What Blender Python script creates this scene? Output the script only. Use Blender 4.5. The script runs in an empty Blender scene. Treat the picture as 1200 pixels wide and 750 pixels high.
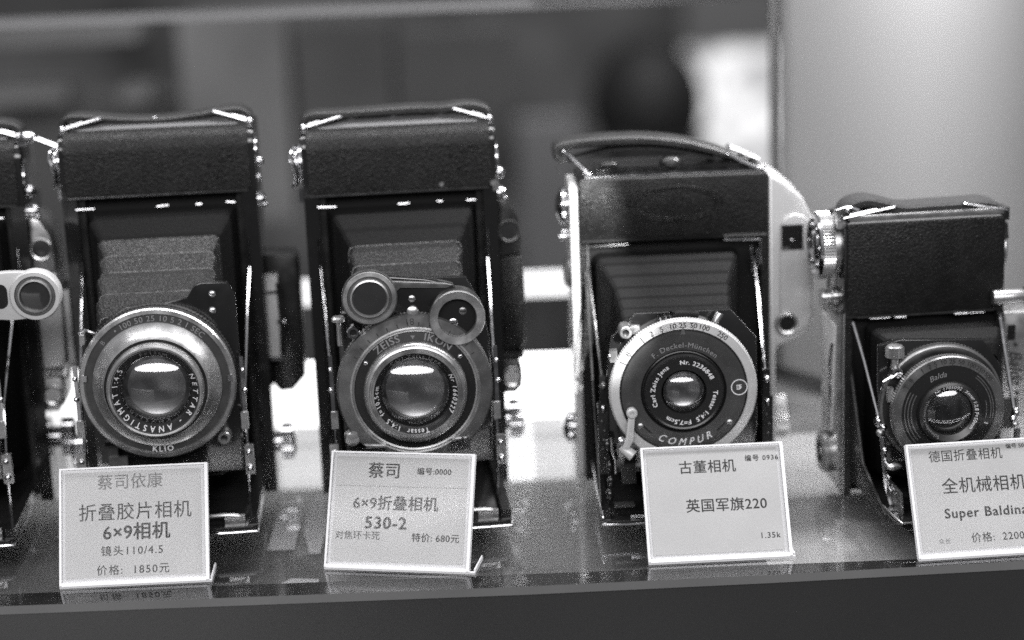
import bpy, bmesh, math, random
from mathutils import Vector, Matrix
random.seed(7)
R = math.radians
S = bpy.context.scene
COL = S.collection
MM = 0.001

# ------------------------------------------------------------------ camera
F, DIST, PITCH, ROLL, ZA = 2340.0, 900.0, R(15), R(2.2), 78.5
cd = bpy.data.cameras.new('view_camera')
cam = bpy.data.objects.new('view_camera', cd)
COL.objects.link(cam)
dv = Vector((0, math.cos(PITCH), -math.sin(PITCH)))
rv0, uv0 = Vector((1, 0, 0)), Vector((0, math.sin(PITCH), math.cos(PITCH)))
rv = rv0 * math.cos(ROLL) - uv0 * math.sin(ROLL)
uv = uv0 * math.cos(ROLL) + rv0 * math.sin(ROLL)
cam_mm = Vector((0, 0, ZA)) - dv * DIST
m = Matrix((rv, uv, -dv)).transposed().to_4x4()
m.translation = cam_mm * MM
cam.matrix_world = m
cd.sensor_width = 36.0
cd.lens = 36.0 * F / 1200.0
cd.clip_start, cd.clip_end = 0.02, 60
cd.dof.use_dof = True
cd.dof.focus_distance = 0.822
cd.dof.aperture_fstop = 3.4
cd.dof.aperture_blades = 0
S.camera = cam

# ------------------------------------------------------------------ world: dim shop interior, brighter overhead
w = bpy.data.worlds.new("World")
S.world = w
w.use_nodes = True
wn, wl = w.node_tree.nodes, w.node_tree.links
bgn = wn['Background']
tc = wn.new('ShaderNodeTexCoord')
sx = wn.new('ShaderNodeSeparateXYZ')
wl.new(tc.outputs['Generated'], sx.inputs[0])
mr = wn.new('ShaderNodeMapRange')
mr.inputs['From Min'].default_value = -1
wl.new(sx.outputs['Z'], mr.inputs['Value'])
rp = wn.new('ShaderNodeValToRGB')
rp.color_ramp.elements[0].position = 0.30
rp.color_ramp.elements[0].color = (.08, .08, .083, 1)
rp.color_ramp.elements[1].position = 1.0
rp.color_ramp.elements[1].color = (.75, .75, .77, 1)
e = rp.color_ramp.elements.new(0.62)
e.color = (.20, .20, .206, 1)
wl.new(mr.outputs[0], rp.inputs[0])
nz = wn.new('ShaderNodeTexNoise')
nz.inputs['Scale'].default_value = 2.6
wl.new(tc.outputs['Generated'], nz.inputs['Vector'])
nm = wn.new('ShaderNodeMapRange')
nm.inputs['From Min'].default_value, nm.inputs['From Max'].default_value = .35, .65
nm.inputs['To Min'].default_value, nm.inputs['To Max'].default_value = .45, 1.55
wl.new(nz.outputs['Fac'], nm.inputs['Value'])
mx = wn.new('ShaderNodeMix'); mx.data_type = 'RGBA'; mx.blend_type = 'MULTIPLY'
mx.inputs[0].default_value = 1
wl.new(rp.outputs[0], mx.inputs[6]); wl.new(nm.outputs[0], mx.inputs[7])
wl.new(mx.outputs[2], bgn.inputs['Color'])
bgn.inputs['Strength'].default_value = 0.75

# ------------------------------------------------------------------ lamps
def area(name, loc, target, sx_, sy_, energy):
    l = bpy.data.lights.new(name, 'AREA'); l.shape = 'ELLIPSE' if name == 'ceiling_tube' else 'RECTANGLE'
    l.size, l.size_y, l.energy = sx_, sy_, energy
    l.color = (1, .99, 1)
    o = bpy.data.objects.new(name, l); COL.objects.link(o)
    o.location = loc
    o.rotation_euler = (Vector(target) - Vector(loc)).to_track_quat('-Z', 'Y').to_euler()
    return o
area('case_lamp', (0.02, 0.03, 0.60), (0.02, 0.0, 0), 1.1, 0.10, 6.0)
area('ceiling_tube', (0.0, -1.65, 0.98), (0, 0, 0.06), 3.0, 0.50, 31)
area('panel_lamp', (0.215, 0.0, 0.36), (0.216, 0.125, 0.17), 0.05, 0.05, 1.4)
area('shop_lamp', (0.4, 1.4, 1.3), (0.3, 3.0, -0.2), 0.8, 0.8, 14)
area('reflector_lamp', (-0.7, -1.3, 0.9), (-0.7, -2.2, -0.4), 0.8, 0.5, 80)  # added lamp, lights the unseen block that reflects in the cabinet front
sp = bpy.data.lights.new('veil_spot', 'SPOT')  # added spot, stands in for the glass reflection veiling the third camera
sp.energy, sp.spot_size, sp.spot_blend, sp.shadow_soft_size = 130, R(6.6), .2, .006
so = bpy.data.objects.new('veil_spot', sp); COL.objects.link(so)
so.location = (0.20, -0.90, 0.46)
so.rotation_euler = (Vector((0.029, 0, .098)) - so.location).to_track_quat('-Z', 'Y').to_euler()
so.scale = (.40, 1, 1)

S.view_settings.view_transform = 'Standard'
S.view_settings.look = 'None'
S.view_settings.exposure = 0.0
S.view_settings.gamma = 1.0
S.render.engine = 'CYCLES'
S.cycles.use_denoising = False
S.cycles.use_light_tree = True
S.cycles.max_bounces = 10
S.cycles.transparent_max_bounces = 16
S.cycles.caustics_reflective = False
S.cycles.caustics_refractive = False

# ------------------------------------------------------------------ materials
MATS = {}
def pmat(name, base, rough=.5, metal=0., coat=0., spec=.5, bump=None, mottled=None, emit=0., ior=1.5, rvar=0.):
    """bump=(scale, strength, kind); mottled=(scale, amount)"""
    mt = bpy.data.materials.new(name); mt.use_nodes = True
    n, l = mt.node_tree.nodes, mt.node_tree.links
    b = n['Principled BSDF']
    c = (base, base, base * 1.015, 1)
    b.inputs['Base Color'].default_value = c
    b.inputs['Roughness'].default_value = rough
    b.inputs['Metallic'].default_value = metal
    b.inputs['Coat Weight'].default_value = coat
    b.inputs['Coat Roughness'].default_value = .06
    b.inputs['Specular IOR Level'].default_value = spec
    b.inputs['IOR'].default_value = ior
    if emit:
        b.inputs['Emission Color'].default_value = (1, 1, 1, 1)
        b.inputs['Emission Strength'].default_value = emit
    t = n.new('ShaderNodeTexCoord')
    if mottled:
        z = n.new('ShaderNodeTexNoise'); z.inputs['Scale'].default_value = mottled[0]
        z.inputs['Detail'].default_value = 5
        l.new(t.outputs['Object'], z.inputs['Vector'])
        r = n.new('ShaderNodeMapRange')
        r.inputs['From Min'].default_value, r.inputs['From Max'].default_value = .3, .7
        r.inputs['To Min'].default_value = base * (1 - mottled[1]); r.inputs['To Max'].default_value = base * (1 + mottled[1])
        l.new(z.outputs['Fac'], r.inputs['Value']); l.new(r.outputs[0], b.inputs['Base Color'])
    if rvar:
        z = n.new('ShaderNodeTexNoise'); z.inputs['Scale'].default_value = 140
        z.inputs['Detail'].default_value = 6
        l.new(t.outputs['Object'], z.inputs['Vector'])
        r = n.new('ShaderNodeMapRange')
        r.inputs['From Min'].default_value, r.inputs['From Max'].default_value = .35, .7
        r.inputs['To Min'].default_value = max(.02, rough - rvar); r.inputs['To Max'].default_value = rough + rvar
        l.new(z.outputs['Fac'], r.inputs['Value']); l.new(r.outputs[0], b.inputs['Roughness'])
    if bump:
        if bump[2] == 'vor':
            z = n.new('ShaderNodeTexVoronoi'); z.feature = 'SMOOTH_F1'; o = z.outputs['Distance']
        else:
            z = n.new('ShaderNodeTexNoise'); z.inputs['Detail'].default_value = 6; o = z.outputs['Fac']
        z.inputs['Scale'].default_value = bump[0]
        l.new(t.outputs['Object'], z.inputs['Vector'])
        bp = n.new('ShaderNodeBump'); bp.inputs['Strength'].default_value = bump[1]
        bp.inputs['Distance'].default_value = 0.00042 if bump[2] == 'vor' else 0.0004
        l.new(o, bp.inputs['Height']); l.new(bp.outputs[0], b.inputs['Normal'])
    MATS[name] = mt
    return mt

pmat('leather', .009, .40, spec=.24, bump=(1500, .75, 'vor'), mottled=(60, .3), rvar=.1)
pmat('strap_leather', .022, .5, bump=(1500, .5, 'vor'), mottled=(90, .4))
pmat('fabric_strap', .022, .75, bump=(900, .7, 'vor'))
pmat('bellows_leather', .017, .36, spec=.45, bump=(1500, .8, 'vor'), mottled=(120, .3))
pmat('black_enamel', .012, .14, coat=.6, bump=(260, .06, 'noise'), rvar=.08)
pmat('black_satin', .016, .34, mottled=(100, .4), rvar=.12)
pmat('bay_black', .008, .6, spec=.2)
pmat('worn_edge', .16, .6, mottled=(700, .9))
pmat('plate_grey', .26, .4, metal=.4)
pmat('chrome', .62, .16, metal=1., bump=(300, .08, 'noise'), rvar=.1)
pmat('satin_silver', .5, .34, metal=.9, mottled=(150, .18), rvar=.1)
pmat('bright_silver', .58, .42, metal=.3, mottled=(80, .08), rvar=.08)
pmat('grey_metal', .20, .32, metal=.75, mottled=(160, .2), rvar=.1)
pmat('dark_metal', .07, .3, metal=.5, mottled=(150, .25), rvar=.1)
pmat('shutter_face', .055, .36, metal=.2, mottled=(160, .2))
pmat('ring_black', .014, .28)
pmat('print_white', .75, .6)
pmat('print_grey', .22, .5)
pmat('print_dim', .11, .5)
pmat('print_black', .02, .6)
pmat('ink', .02, .7, mottled=(500, .5))
pmat('ink_faint', .13, .7, mottled=(500, .4))
pmat('paper', .43, .75, mottled=(45, .05), bump=(900, .12, 'noise'))
pmat('paper_border', .56, .6)
pmat('frosted_edge', .68, .4)
pmat('window_glass', .03, .05, coat=1.)
pmat('lens_black', .006, .35)
pmat('lens_inner', .26, .2, metal=.9)
pmat('lens_inner_dim', .035, .22, metal=.85)
pmat('shelf_edge', .14, .3, mottled=(12, .15))
pmat('lower_board', .17, .35, mottled=(9, .45))
pmat('bellows_dark', .013, .42, spec=.3, bump=(1500, .7, 'vor'))
pmat('shaded_bellows', .005, .6, spec=.12, bump=(1500, .5, 'vor'))  # darker bellows leather, the shade inside the bay is in its base colour
pmat('trim', .022, .2, mottled=(5, .3), bump=(6, .25, 'noise'), ior=2.3)
pmat('white_paint', .6, .5)
pmat('sheet_grey', .42, .6, mottled=(14, .2))
pmat('casing_metal', .60, .42, metal=.3, mottled=(60, .06))
pmat('curtain', .22, .8, mottled=(4, .08))
pmat('wall_dark', .12, .9, mottled=(4, .75))
pmat('shop_shelf', .16, .8, mottled=(3, .4))
pmat('shop_dark', .03, .8)
pmat('shop_mid', .075, .8, mottled=(6, .3))
pmat('shop_grey', .15, .8, mottled=(6, .3))
pmat('shop_pale', .16, .8, mottled=(6, .2))
pmat('jacket_pale', .2, .9)
pmat('rail_metal', .2, .4, metal=.3)
pmat('hair', .010, .6)
pmat('jacket', .09, .9, mottled=(6, .3))
pmat('skin', .3, .6)
pmat('backlight', .8, .5, emit=1.9)
pmat('rail_glow', .5, .5, emit=.62)  # glow put into the pale rail in place of light falling on it
pmat('daylight_pane', .8, .5, emit=1.0)
n = MATS['daylight_pane'].node_tree
tcn = n.nodes.new('ShaderNodeTexCoord'); zz = n.nodes.new('ShaderNodeTexNoise')
zz.inputs['Scale'].default_value = 18; zz.inputs['Detail'].default_value = 2
n.links.new(tcn.outputs['Object'], zz.inputs['Vector'])
rr = n.nodes.new('ShaderNodeMapRange')
rr.inputs['From Min'].default_value, rr.inputs['From Max'].default_value = .42, .58
rr.inputs['To Min'].default_value, rr.inputs['To Max'].default_value = .08, .85
n.links.new(zz.outputs['Fac'], rr.inputs['Value'])
n.links.new(rr.outputs[0], n.nodes['Principled BSDF'].inputs['Emission Strength'])

def glassmat(name, ior, tint, rough=0.01, boost=0.0):
    mt = bpy.data.materials.new(name); mt.use_nodes = True
    nt = mt.node_tree; nt.nodes.clear()
    o = nt.nodes.new('ShaderNodeOutputMaterial'); mxs = nt.nodes.new('ShaderNodeMixShader')
    fr = nt.nodes.new('ShaderNodeFresnel'); fr.inputs['IOR'].default_value = ior
    t = nt.nodes.new('ShaderNodeBsdfTransparent'); t.inputs[0].default_value = (tint, tint, tint, 1)
    g = nt.nodes.new('ShaderNodeBsdfGlossy'); g.inputs['Roughness'].default_value = rough
    g.inputs['Color'].default_value = (.95, .95, .96, 1)
    ad = nt.nodes.new('ShaderNodeMath'); ad.operation = 'ADD'; ad.inputs[1].default_value = boost; ad.use_clamp = True
    ge = nt.nodes.new('ShaderNodeNewGeometry'); inv = nt.nodes.new('ShaderNodeMath'); inv.operation = 'SUBTRACT'; inv.inputs[0].default_value = 1
    mul = nt.nodes.new('ShaderNodeMath'); mul.operation = 'MULTIPLY'
    nt.links.new(ge.outputs['Backfacing'], inv.inputs[1])
    nt.links.new(fr.outputs[0], ad.inputs[0]); nt.links.new(ad.outputs[0], mul.inputs[0]); nt.links.new(inv.outputs[0], mul.inputs[1])
    nt.links.new(mul.outputs[0], mxs.inputs[0])
    nt.links.new(t.outputs[0], mxs.inputs[1]); nt.links.new(g.outputs[0], mxs.inputs[2])
    nt.links.new(mxs.outputs[0], o.inputs[0])
    MATS[name] = mt
glassmat('glass', 1.75, .95, .012)
glassmat('acrylic', 1.2, .97, .08)
glassmat('lens_glass', 1.6, .9, .01, .07)

# ------------------------------------------------------------------ mesh builder (all in millimetres)
_text_cache = {}
def text_geo(s, bold=0.0, spacing=1.0):
    k = (s, bold, spacing)
    if k not in _text_cache:
        c = bpy.data.curves.new('t', 'FONT'); c.body = s; c.align_x = 'CENTER'
        c.offset = bold; c.space_character = spacing; c.resolution_u = 3
        o = bpy.data.objects.new('t', c); COL.objects.link(o)
        dg = bpy.context.evaluated_depsgraph_get()
        me = bpy.data.meshes.new_from_object(o.evaluated_get(dg))
        _text_cache[k] = ([v.co.to_2d() for v in me.vertices], [tuple(p.vertices) for p in me.polygons])
        bpy.data.objects.remove(o); bpy.data.curves.remove(c); bpy.data.meshes.remove(me)
    return _text_cache[k]

class MB:
    def __init__(self):
        self.bm = bmesh.new(); self.mats = []
    def _m(self, name):
        if name not in self.mats: self.mats.append(name)
        return self.mats.index(name)
    def raw(self, vs, fs, mat):
        mi = self._m(mat)
        v = [self.bm.verts.new(p) for p in vs]
        out = []
        for f in fs:
            try:
                fc = self.bm.faces.new([v[i] for i in f]); fc.material_index = mi; out.append(fc)
            except ValueError: pass
        return v, out
    def _bevel(self, faces, bev, seg):
        if bev <= 0: return
        ed = {e for f in faces for e in f.edges if len(e.link_faces) == 2 and e.calc_face_angle(0) > R(50)}
        mi = faces[0].material_index
        bmesh.ops.bevel(self.bm, geom=list(ed), offset=bev, segments=seg, affect='EDGES', profile=.5, material=mi, clamp_overlap=True)
    def box(self, x0, x1, y0, y1, z0, z1, mat, bev=0, seg=2):
        vs = [(x, y, z) for x in (x0, x1) for y in (y0, y1) for z in (z0, z1)]
        fs = [(0,1,3,2),(4,6,7,5),(0,4,5,1),(2,3,7,6),(0,2,6,4),(1,5,7,3)]
        _, f = self.raw(vs, fs, mat); self._bevel(f, bev, seg); return self
    def prism(self, pts, plane, a, b, mat, bev=0, seg=2):
        n = len(pts)
        def P(p, d):
            return {'xz': (p[0], d, p[1]), 'xy': (p[0], p[1], d), 'yz': (d, p[0], p[1])}[plane]
        vs = [P(p, a) for p in pts] + [P(p, b) for p in pts]
        fs = [tuple(range(n)), tuple(range(2*n-1, n-1, -1))] + [(i, i+n, (i+1) % n + n, (i+1) % n) for i in range(n)]
        _, f = self.raw(vs, fs, mat)
        bmesh.ops.recalc_face_normals(self.bm, faces=f)
        if bev > 0:
            ed = list(f[0].edges) + list(f[1].edges)
            bmesh.ops.bevel(self.bm, geom=ed, offset=bev, segments=seg, affect='EDGES', profile=.5, material=f[0].material_index, clamp_overlap=True)
        return self
    def lathe(self, c, prof, mats, seg=72, axis='y', sgn=-1, close=False):
        """prof: (radius, height) list along axis*sgn; mats: one name or one per segment"""
        if isinstance(mats, str): mats = [mats] * (len(prof) - 1)
        C = Vector(c)
        def pt(r, h, k):
            t = 2*math.pi*k/seg
            a, b_ = r*math.cos(t), r*math.sin(t)
            if axis == 'y': return C + Vector((a, sgn*h, b_))
            if axis == 'x': return C + Vector((sgn*h, a, b_))
            return C + Vector((a, b_, sgn*h))
        rings = []
        for r, h in prof:
            if r < 1e-6: rings.append([self.bm.verts.new(pt(0, h, 0))])
            else: rings.append([self.bm.verts.new(pt(r, h, k)) for k in range(seg)])
        for i in range(len(prof)-1):
            mi = self._m(mats[i]); A, B = rings[i], rings[i+1]
            for k in range(seg):
                k2 = (k+1) % seg
                q = [A[k % len(A)], A[k2 % len(A)], B[k2 % len(B)], B[k % len(B)]]
                u = []
                for v in q:
                    if v not in u: u.append(v)
                if len(u) >= 3:
                    try:
                        f = self.bm.faces.new(u); f.material_index = mi
                    except ValueError: pass
        return self
    def knurl(self, c, r, h0, h1, n, mat, depth=.35, axis='y', sgn=-1):
        """ribbed cylinder wall"""
        C = Vector(c); vs = []; fs = []
        for k in range(2*n):
            rr_ = r if k % 2 else r-depth
            t = math.pi*k/n
            for h in (h0, h1):
                a, b_ = rr_*math.cos(t), rr_*math.sin(t)
                vs.append(C + (Vector((a, sgn*h, b_)) if axis == 'y' else Vector((sgn*h, a, b_)) if axis == 'x' else Vector((a, b_, sgn*h))))
        N = 2*n
        for k in range(N):
            j = (k+1) % N
            fs.append((2*k, 2*k+1, 2*j+1, 2*j))
        self.raw(vs, fs, mat); return self
    def cyl(self, p0, p1, r0, mat, r1=None, seg=16, bev=0):
        p0, p1 = Vector(p0), Vector(p1); r1 = r0 if r1 is None else r1
        d = (p1-p0).normalized(); u = d.orthogonal().normalized(); v = d.cross(u)
        vs = [p + (u*math.cos(2*math.pi*k/seg) + v*math.sin(2*math.pi*k/seg))*r for p, r in ((p0, r0), (p1, r1)) for k in range(seg)]
        fs = [tuple(range(seg-1, -1, -1)), tuple(range(seg, 2*seg))] + [(k, (k+1) % seg, (k+1) % seg+seg, k+seg) for k in range(seg)]
        _, f = self.raw(vs, fs, mat)
        if bev: 
            ed = list(f[0].edges)+list(f[1].edges)
            bmesh.ops.bevel(self.bm, geom=ed, offset=bev, segments=2, affect='EDGES', profile=.5, material=f[0].material_index)
        return self
    def tube(self, pts, r, mat, seg=8, closed=False):
        P = [Vector(p) for p in pts]; n = len(P); rings = []
        prev = None
        for i in range(n):
            a = P[i-1] if (i > 0 or closed) else P[i]; b = P[(i+1) % n] if (i < n-1 or closed) else P[i]
            d = (b-a).normalized()
            u = prev - d*prev.dot(d) if prev else d.orthogonal()
            u.normalize(); prev = u; v = d.cross(u)
            rings.append([P[i] + (u*math.cos(2*math.pi*k/seg)+v*math.sin(2*math.pi*k/seg))*r for k in range(seg)])
        vs = [q for rg in rings for q in rg]; fs = []
        for i in range(n if closed else n-1):
            j = (i+1) % n
            for k in range(seg):
                k2 = (k+1) % seg
                fs.append((i*seg+k, i*seg+k2, j*seg+k2, j*seg+k))
        if not closed:
            fs.append(tuple(range(seg-1, -1, -1))); fs.append(tuple(range((n-1)*seg, n*seg)))
        self.raw(vs, fs, mat); return self
    def ribbon(self, pts, y0, y1, th, mat, bev=.5, taper=None):
        """strap: path in xz (smoothed), width along y, thickness th (number or list)"""
        P = catmull([Vector((p[0], 0, p[1])) for p in pts], 8); n = len(P)
        sec = []
        for i in range(n):
            d = (P[min(i+1, n-1)]-P[max(i-1, 0)]).normalized(); nn = Vector((-d.z, 0, d.x))
            t = th if not isinstance(th, (list, tuple)) else th[0] + (th[1]-th[0])*math.sin(math.pi*i/(n-1))
            h = t/2; b = min(bev, h*.9)
            ya, yb = y0, y1
            if taper: ya, yb = y0 + taper*(abs(i/(n-1)-.5)*2)**2, y1 - taper*(abs(i/(n-1)-.5)*2)**2
            for yy, hh in ((ya+b, h), (yb-b, h), (yb, h-b), (yb, -h+b), (yb-b, -h), (ya+b, -h), (ya, -h+b), (ya, h-b)):
                q = P[i] + nn*hh; sec.append((q.x, yy, q.z))
        fs = []
        for i in range(n-1):
            for k in range(8):
                k2 = (k+1) % 8
                fs.append((i*8+k, i*8+k2, i*8+8+k2, i*8+8+k))
        fs += [tuple(range(7, -1, -1)), tuple(range((n-1)*8, n*8))]
        self.raw(sec, fs, mat); return self
    def ball(self, c, r, mat, sc=(1, 1, 1), seg=16):
        mtx = Matrix.Translation(Vector(c)) @ Matrix.Diagonal((r*sc[0], r*sc[1], r*sc[2], 1))
        g = bmesh.ops.create_uvsphere(self.bm, u_segments=seg, v_segments=max(6, seg//2), radius=1, matrix=mtx)
        mi = self._m(mat)
        for v in g['verts']:
            for f in v.link_faces: f.material_index = mi
        return self
    def text(self, s, size, o, U, V, mat, bold=0.0, spacing=1.0, slant=0.0):
        vs, fs = text_geo(s, 0.0, spacing); o, U, V = Vector(o), Vector(U), Vector(V); N = U.cross(V).normalized()
        for i, (dx, dy) in enumerate(((0, 0), (1, .3), (-1, -.3), (.3, 1)) if bold > 0 else ((0, 0),)):
            self.raw([o + U*((p.x+slant*p.y+dx*bold)*size) + V*((p.y+dy*bold)*size) + N*(.006*i) for p in vs], fs, mat)
        return self
    def arc_text(self, s, size, c, r, ang, mat, bold=0.0, spacing=1.0, inward=False, tilt=0.0, slant=0.0):
        """text bent round a circle in the xz plane at c, centred on angle ang (degrees); tilt = forward rise per mm of radius"""
        vs, fs = text_geo(s, 0.0, spacing); c = Vector(c)
        for i, (dx, dy) in enumerate(((0, 0), (1, .3), (-1, -.3), (.3, 1)) if bold > 0 else ((0, 0),)):
            out = []
            for p in vs:
                x, y = (p.x+slant*p.y+dx*bold)*size, (p.y+dy*bold)*size
                if inward: t = R(ang) + x/r; q = r - y
                else: t = R(ang) - x/r; q = r + y
                out.append(c + Vector((q*math.cos(t), -tilt*(q-r)-.006*i, q*math.sin(t))))
            self.raw(out, fs, mat)
        return self
    def arc(self, c, r0, r1, a0, a1, h, mat, n=24):
        """flat ring sector in xz with thickness h forward"""
        c = Vector(c); vs = []; fs = []
        for i in range(n+1):
            t = R(a0 + (a1-a0)*i/n); k, s_ = math.cos(t), math.sin(t)
            for rr_, hh in ((r0, 0), (r0, h), (r1, h), (r1, 0)):
                vs.append(c + Vector((rr_*k, -hh, rr_*s_)))
        for i in range(n):
            for k in range(3): fs.append((4*i+k, 4*i+k+1, 4*i+5+k, 4*i+4+k))
        fs += [(0, 1, 2, 3), (4*n+3, 4*n+2, 4*n+1, 4*n)]
        self.raw(vs, fs, mat); return self
    def build(self, name, parent=None, smooth=True, recalc=True, ang=38):
        if recalc: bmesh.ops.recalc_face_normals(self.bm, faces=self.bm.faces)
        bmesh.ops.scale(self.bm, vec=(MM, MM, MM), verts=self.bm.verts)
        me = bpy.data.meshes.new(name); self.bm.to_mesh(me); self.bm.free()
        for mname in self.mats: me.materials.append(MATS[mname])
        if smooth:
            me.polygons.foreach_set('use_smooth', [True]*len(me.polygons))
            me.set_sharp_from_angle(angle=R(ang))
        o = bpy.data.objects.new(name, me); COL.objects.link(o)
        if parent: o.parent = parent
        return o

def catmull(P, k):
    out = []
    Q = [P[0]*2-P[1]] + list(P) + [P[-1]*2-P[-2]]
    for i in range(1, len(Q)-2):
        a, b, c, d = Q[i-1], Q[i], Q[i+1], Q[i+2]
        for j in range(k):
            t = j/k
            out.append(.5*((2*b) + (c-a)*t + (2*a-5*b+4*c-d)*t*t + (3*b-a-3*c+d)*t**3))
    out.append(P[-1].copy()); return out

def rrect(x0, x1, z0, z1, r, n=6):
    rs = r if isinstance(r, (list, tuple)) else (r,)*4   # bl, br, tr, tl
    out = []
    for (cx, cz, a0, q) in ((x0+rs[0], z0+rs[0], 180, rs[0]), (x1-rs[1], z0+rs[1], 270, rs[1]), (x1-rs[2], z1-rs[2], 0, rs[2]), (x0+rs[3], z1-rs[3], 90, rs[3])):
        if q <= 0: out.append((cx, cz)); continue
        for i in range(n+1):
            t = R(a0+90*i/n); out.append((cx+q*math.cos(t), cz+q*math.sin(t)))
    return out

def tag(o, label=None, cat=None, group=None, kind=None):
    for k, v in (('label', label), ('category', cat), ('group', group), ('kind', kind)):
        if v: o[k] = v
    return o
def thing(name, label, cat, loc, rz=0., group=None):
    o = bpy.data.objects.new(name, None); COL.objects.link(o)
    o.empty_display_size = .02
    o.location = Vector(loc)*MM; o.rotation_euler = (0, 0, rz)
    return tag(o, label, cat, group)

# ------------------------------------------------------------------ setting
b = MB()
b.prism([(-430, -119.5), (-215, -121.2), (0, -121.6), (100, -119.2), (215, -114.4), (460, -103), (460, 105), (-430, 105)], 'xy', -3.6, 0, 'glass')
for f in b.bm.faces:
    pass
sh = b.build('shelf', smooth=False)
tag(sh, kind='structure')
# ground front edge of the pane is frosted
me = sh.data
me.materials.append(MATS['shelf_edge'])
for p in me.polygons:
    if p.normal.y < -.5: p.material_index = 1
b = MB(); b.box(-430, 460, -99, 190, -16, -12, 'lower_board', .5)
tag(b.build('lower_shelf'), kind='structure')
b = MB(); b.prism([(-430, -118.3), (-215, -119.9), (0, -120.3), (100, -117.9), (215, -113.1), (460, -101.7), (460, -99.5), (-430, -99.5)], 'xy', -90, -3.7, 'trim')
tag(b.build('cabinet_front', smooth=False), kind='structure')
# far shop
b = MB(); b.box(-2600, 2600, 3000, 3060, -1250, 1400, 'wall_dark')
tag(b.build('shop_wall', smooth=False), kind='structure')
b = MB(); b.box(-3000, 3000, -2200, 3000, -1270, -1250, 'shop_shelf')
tag(b.build('floor', smooth=False), kind='structure')

# ------------------------------------------------------------------ parts shared by the folding cameras
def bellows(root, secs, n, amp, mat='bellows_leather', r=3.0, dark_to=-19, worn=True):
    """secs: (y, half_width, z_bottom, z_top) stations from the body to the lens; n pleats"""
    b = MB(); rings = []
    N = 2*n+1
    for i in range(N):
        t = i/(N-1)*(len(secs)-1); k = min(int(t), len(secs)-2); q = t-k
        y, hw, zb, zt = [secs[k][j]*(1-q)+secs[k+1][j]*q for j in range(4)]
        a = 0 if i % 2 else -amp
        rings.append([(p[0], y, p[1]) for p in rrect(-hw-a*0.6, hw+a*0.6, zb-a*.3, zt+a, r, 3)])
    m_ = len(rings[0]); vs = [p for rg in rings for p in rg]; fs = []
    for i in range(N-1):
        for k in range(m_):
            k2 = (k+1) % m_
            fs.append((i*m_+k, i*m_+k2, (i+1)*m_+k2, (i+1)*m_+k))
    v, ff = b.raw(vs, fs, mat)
    back = b._m('shaded_bellows')  # rear pleats take the darker copy, bay shade put into the colour
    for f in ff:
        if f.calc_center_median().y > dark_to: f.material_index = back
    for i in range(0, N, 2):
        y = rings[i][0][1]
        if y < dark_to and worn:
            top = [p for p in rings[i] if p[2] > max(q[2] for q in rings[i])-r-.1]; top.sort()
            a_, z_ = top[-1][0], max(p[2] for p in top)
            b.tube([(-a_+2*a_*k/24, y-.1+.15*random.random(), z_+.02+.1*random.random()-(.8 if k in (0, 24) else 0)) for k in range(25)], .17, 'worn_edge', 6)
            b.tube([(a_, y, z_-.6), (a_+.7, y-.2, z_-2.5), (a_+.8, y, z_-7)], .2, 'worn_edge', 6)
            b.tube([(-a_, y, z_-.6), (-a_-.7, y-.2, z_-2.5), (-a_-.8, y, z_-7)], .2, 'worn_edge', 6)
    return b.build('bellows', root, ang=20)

def strap_loop(b, p, q, gap=2.2, r=.75):
    """flattened wire loop from p to q lying across y"""
    p, q = Vector(p), Vector(q); o = Vector((0, gap, 0))
    b.tube([p-o, q-o, q-o*.6+(q-p).normalized()*.9, q+o*.6+(q-p).normalized()*.9, q+o, p+o], r, 'chrome', 8)

def screw(b, x, y, z, r, mat='chrome'):
    b.lathe((x, y, z), [(r, 0), (r, .35), (r*.8, .6), (0, .75)], mat, 14)
    b.box(x-r*.75, x+r*.75, y-.8, y-.68, z-r*.11, z+r*.11, 'black_satin')

def lens_glass(root, c, r, rise, depth, inner='lens_inner', body=None):
    """convex front element over a dark barrel with a concave rear surface"""
    n_ = 14
    def cap(rr_, h): 
        Rr = (rr_*rr_+h*h)/(2*h)
        return [(rr_*k/n_, math.sqrt(max(0, Rr*Rr-(rr_*k/n_)**2))-(Rr-h)) for k in range(n_, -1, -1)]
    b = MB(); b.lathe(c, cap(r, rise), 'lens_glass', 64)
    g = b.build('front_element', root, ang=80)
    b = MB()
    b.lathe(c, [(r, 0), (r*.93, -depth*.4), (r*.80, -depth*.45)], 'lens_black', 64)
    cc = Vector(c)+Vector((0, depth*.45, 0))
    b.lathe(cc, [(r*.80*k/n_, -rise*.5*(1-(k/n_)**2)) for k in range(n_, -1, -1)], inner, 64)
    b.build('rear_element', g, ang=80)
    return g

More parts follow.
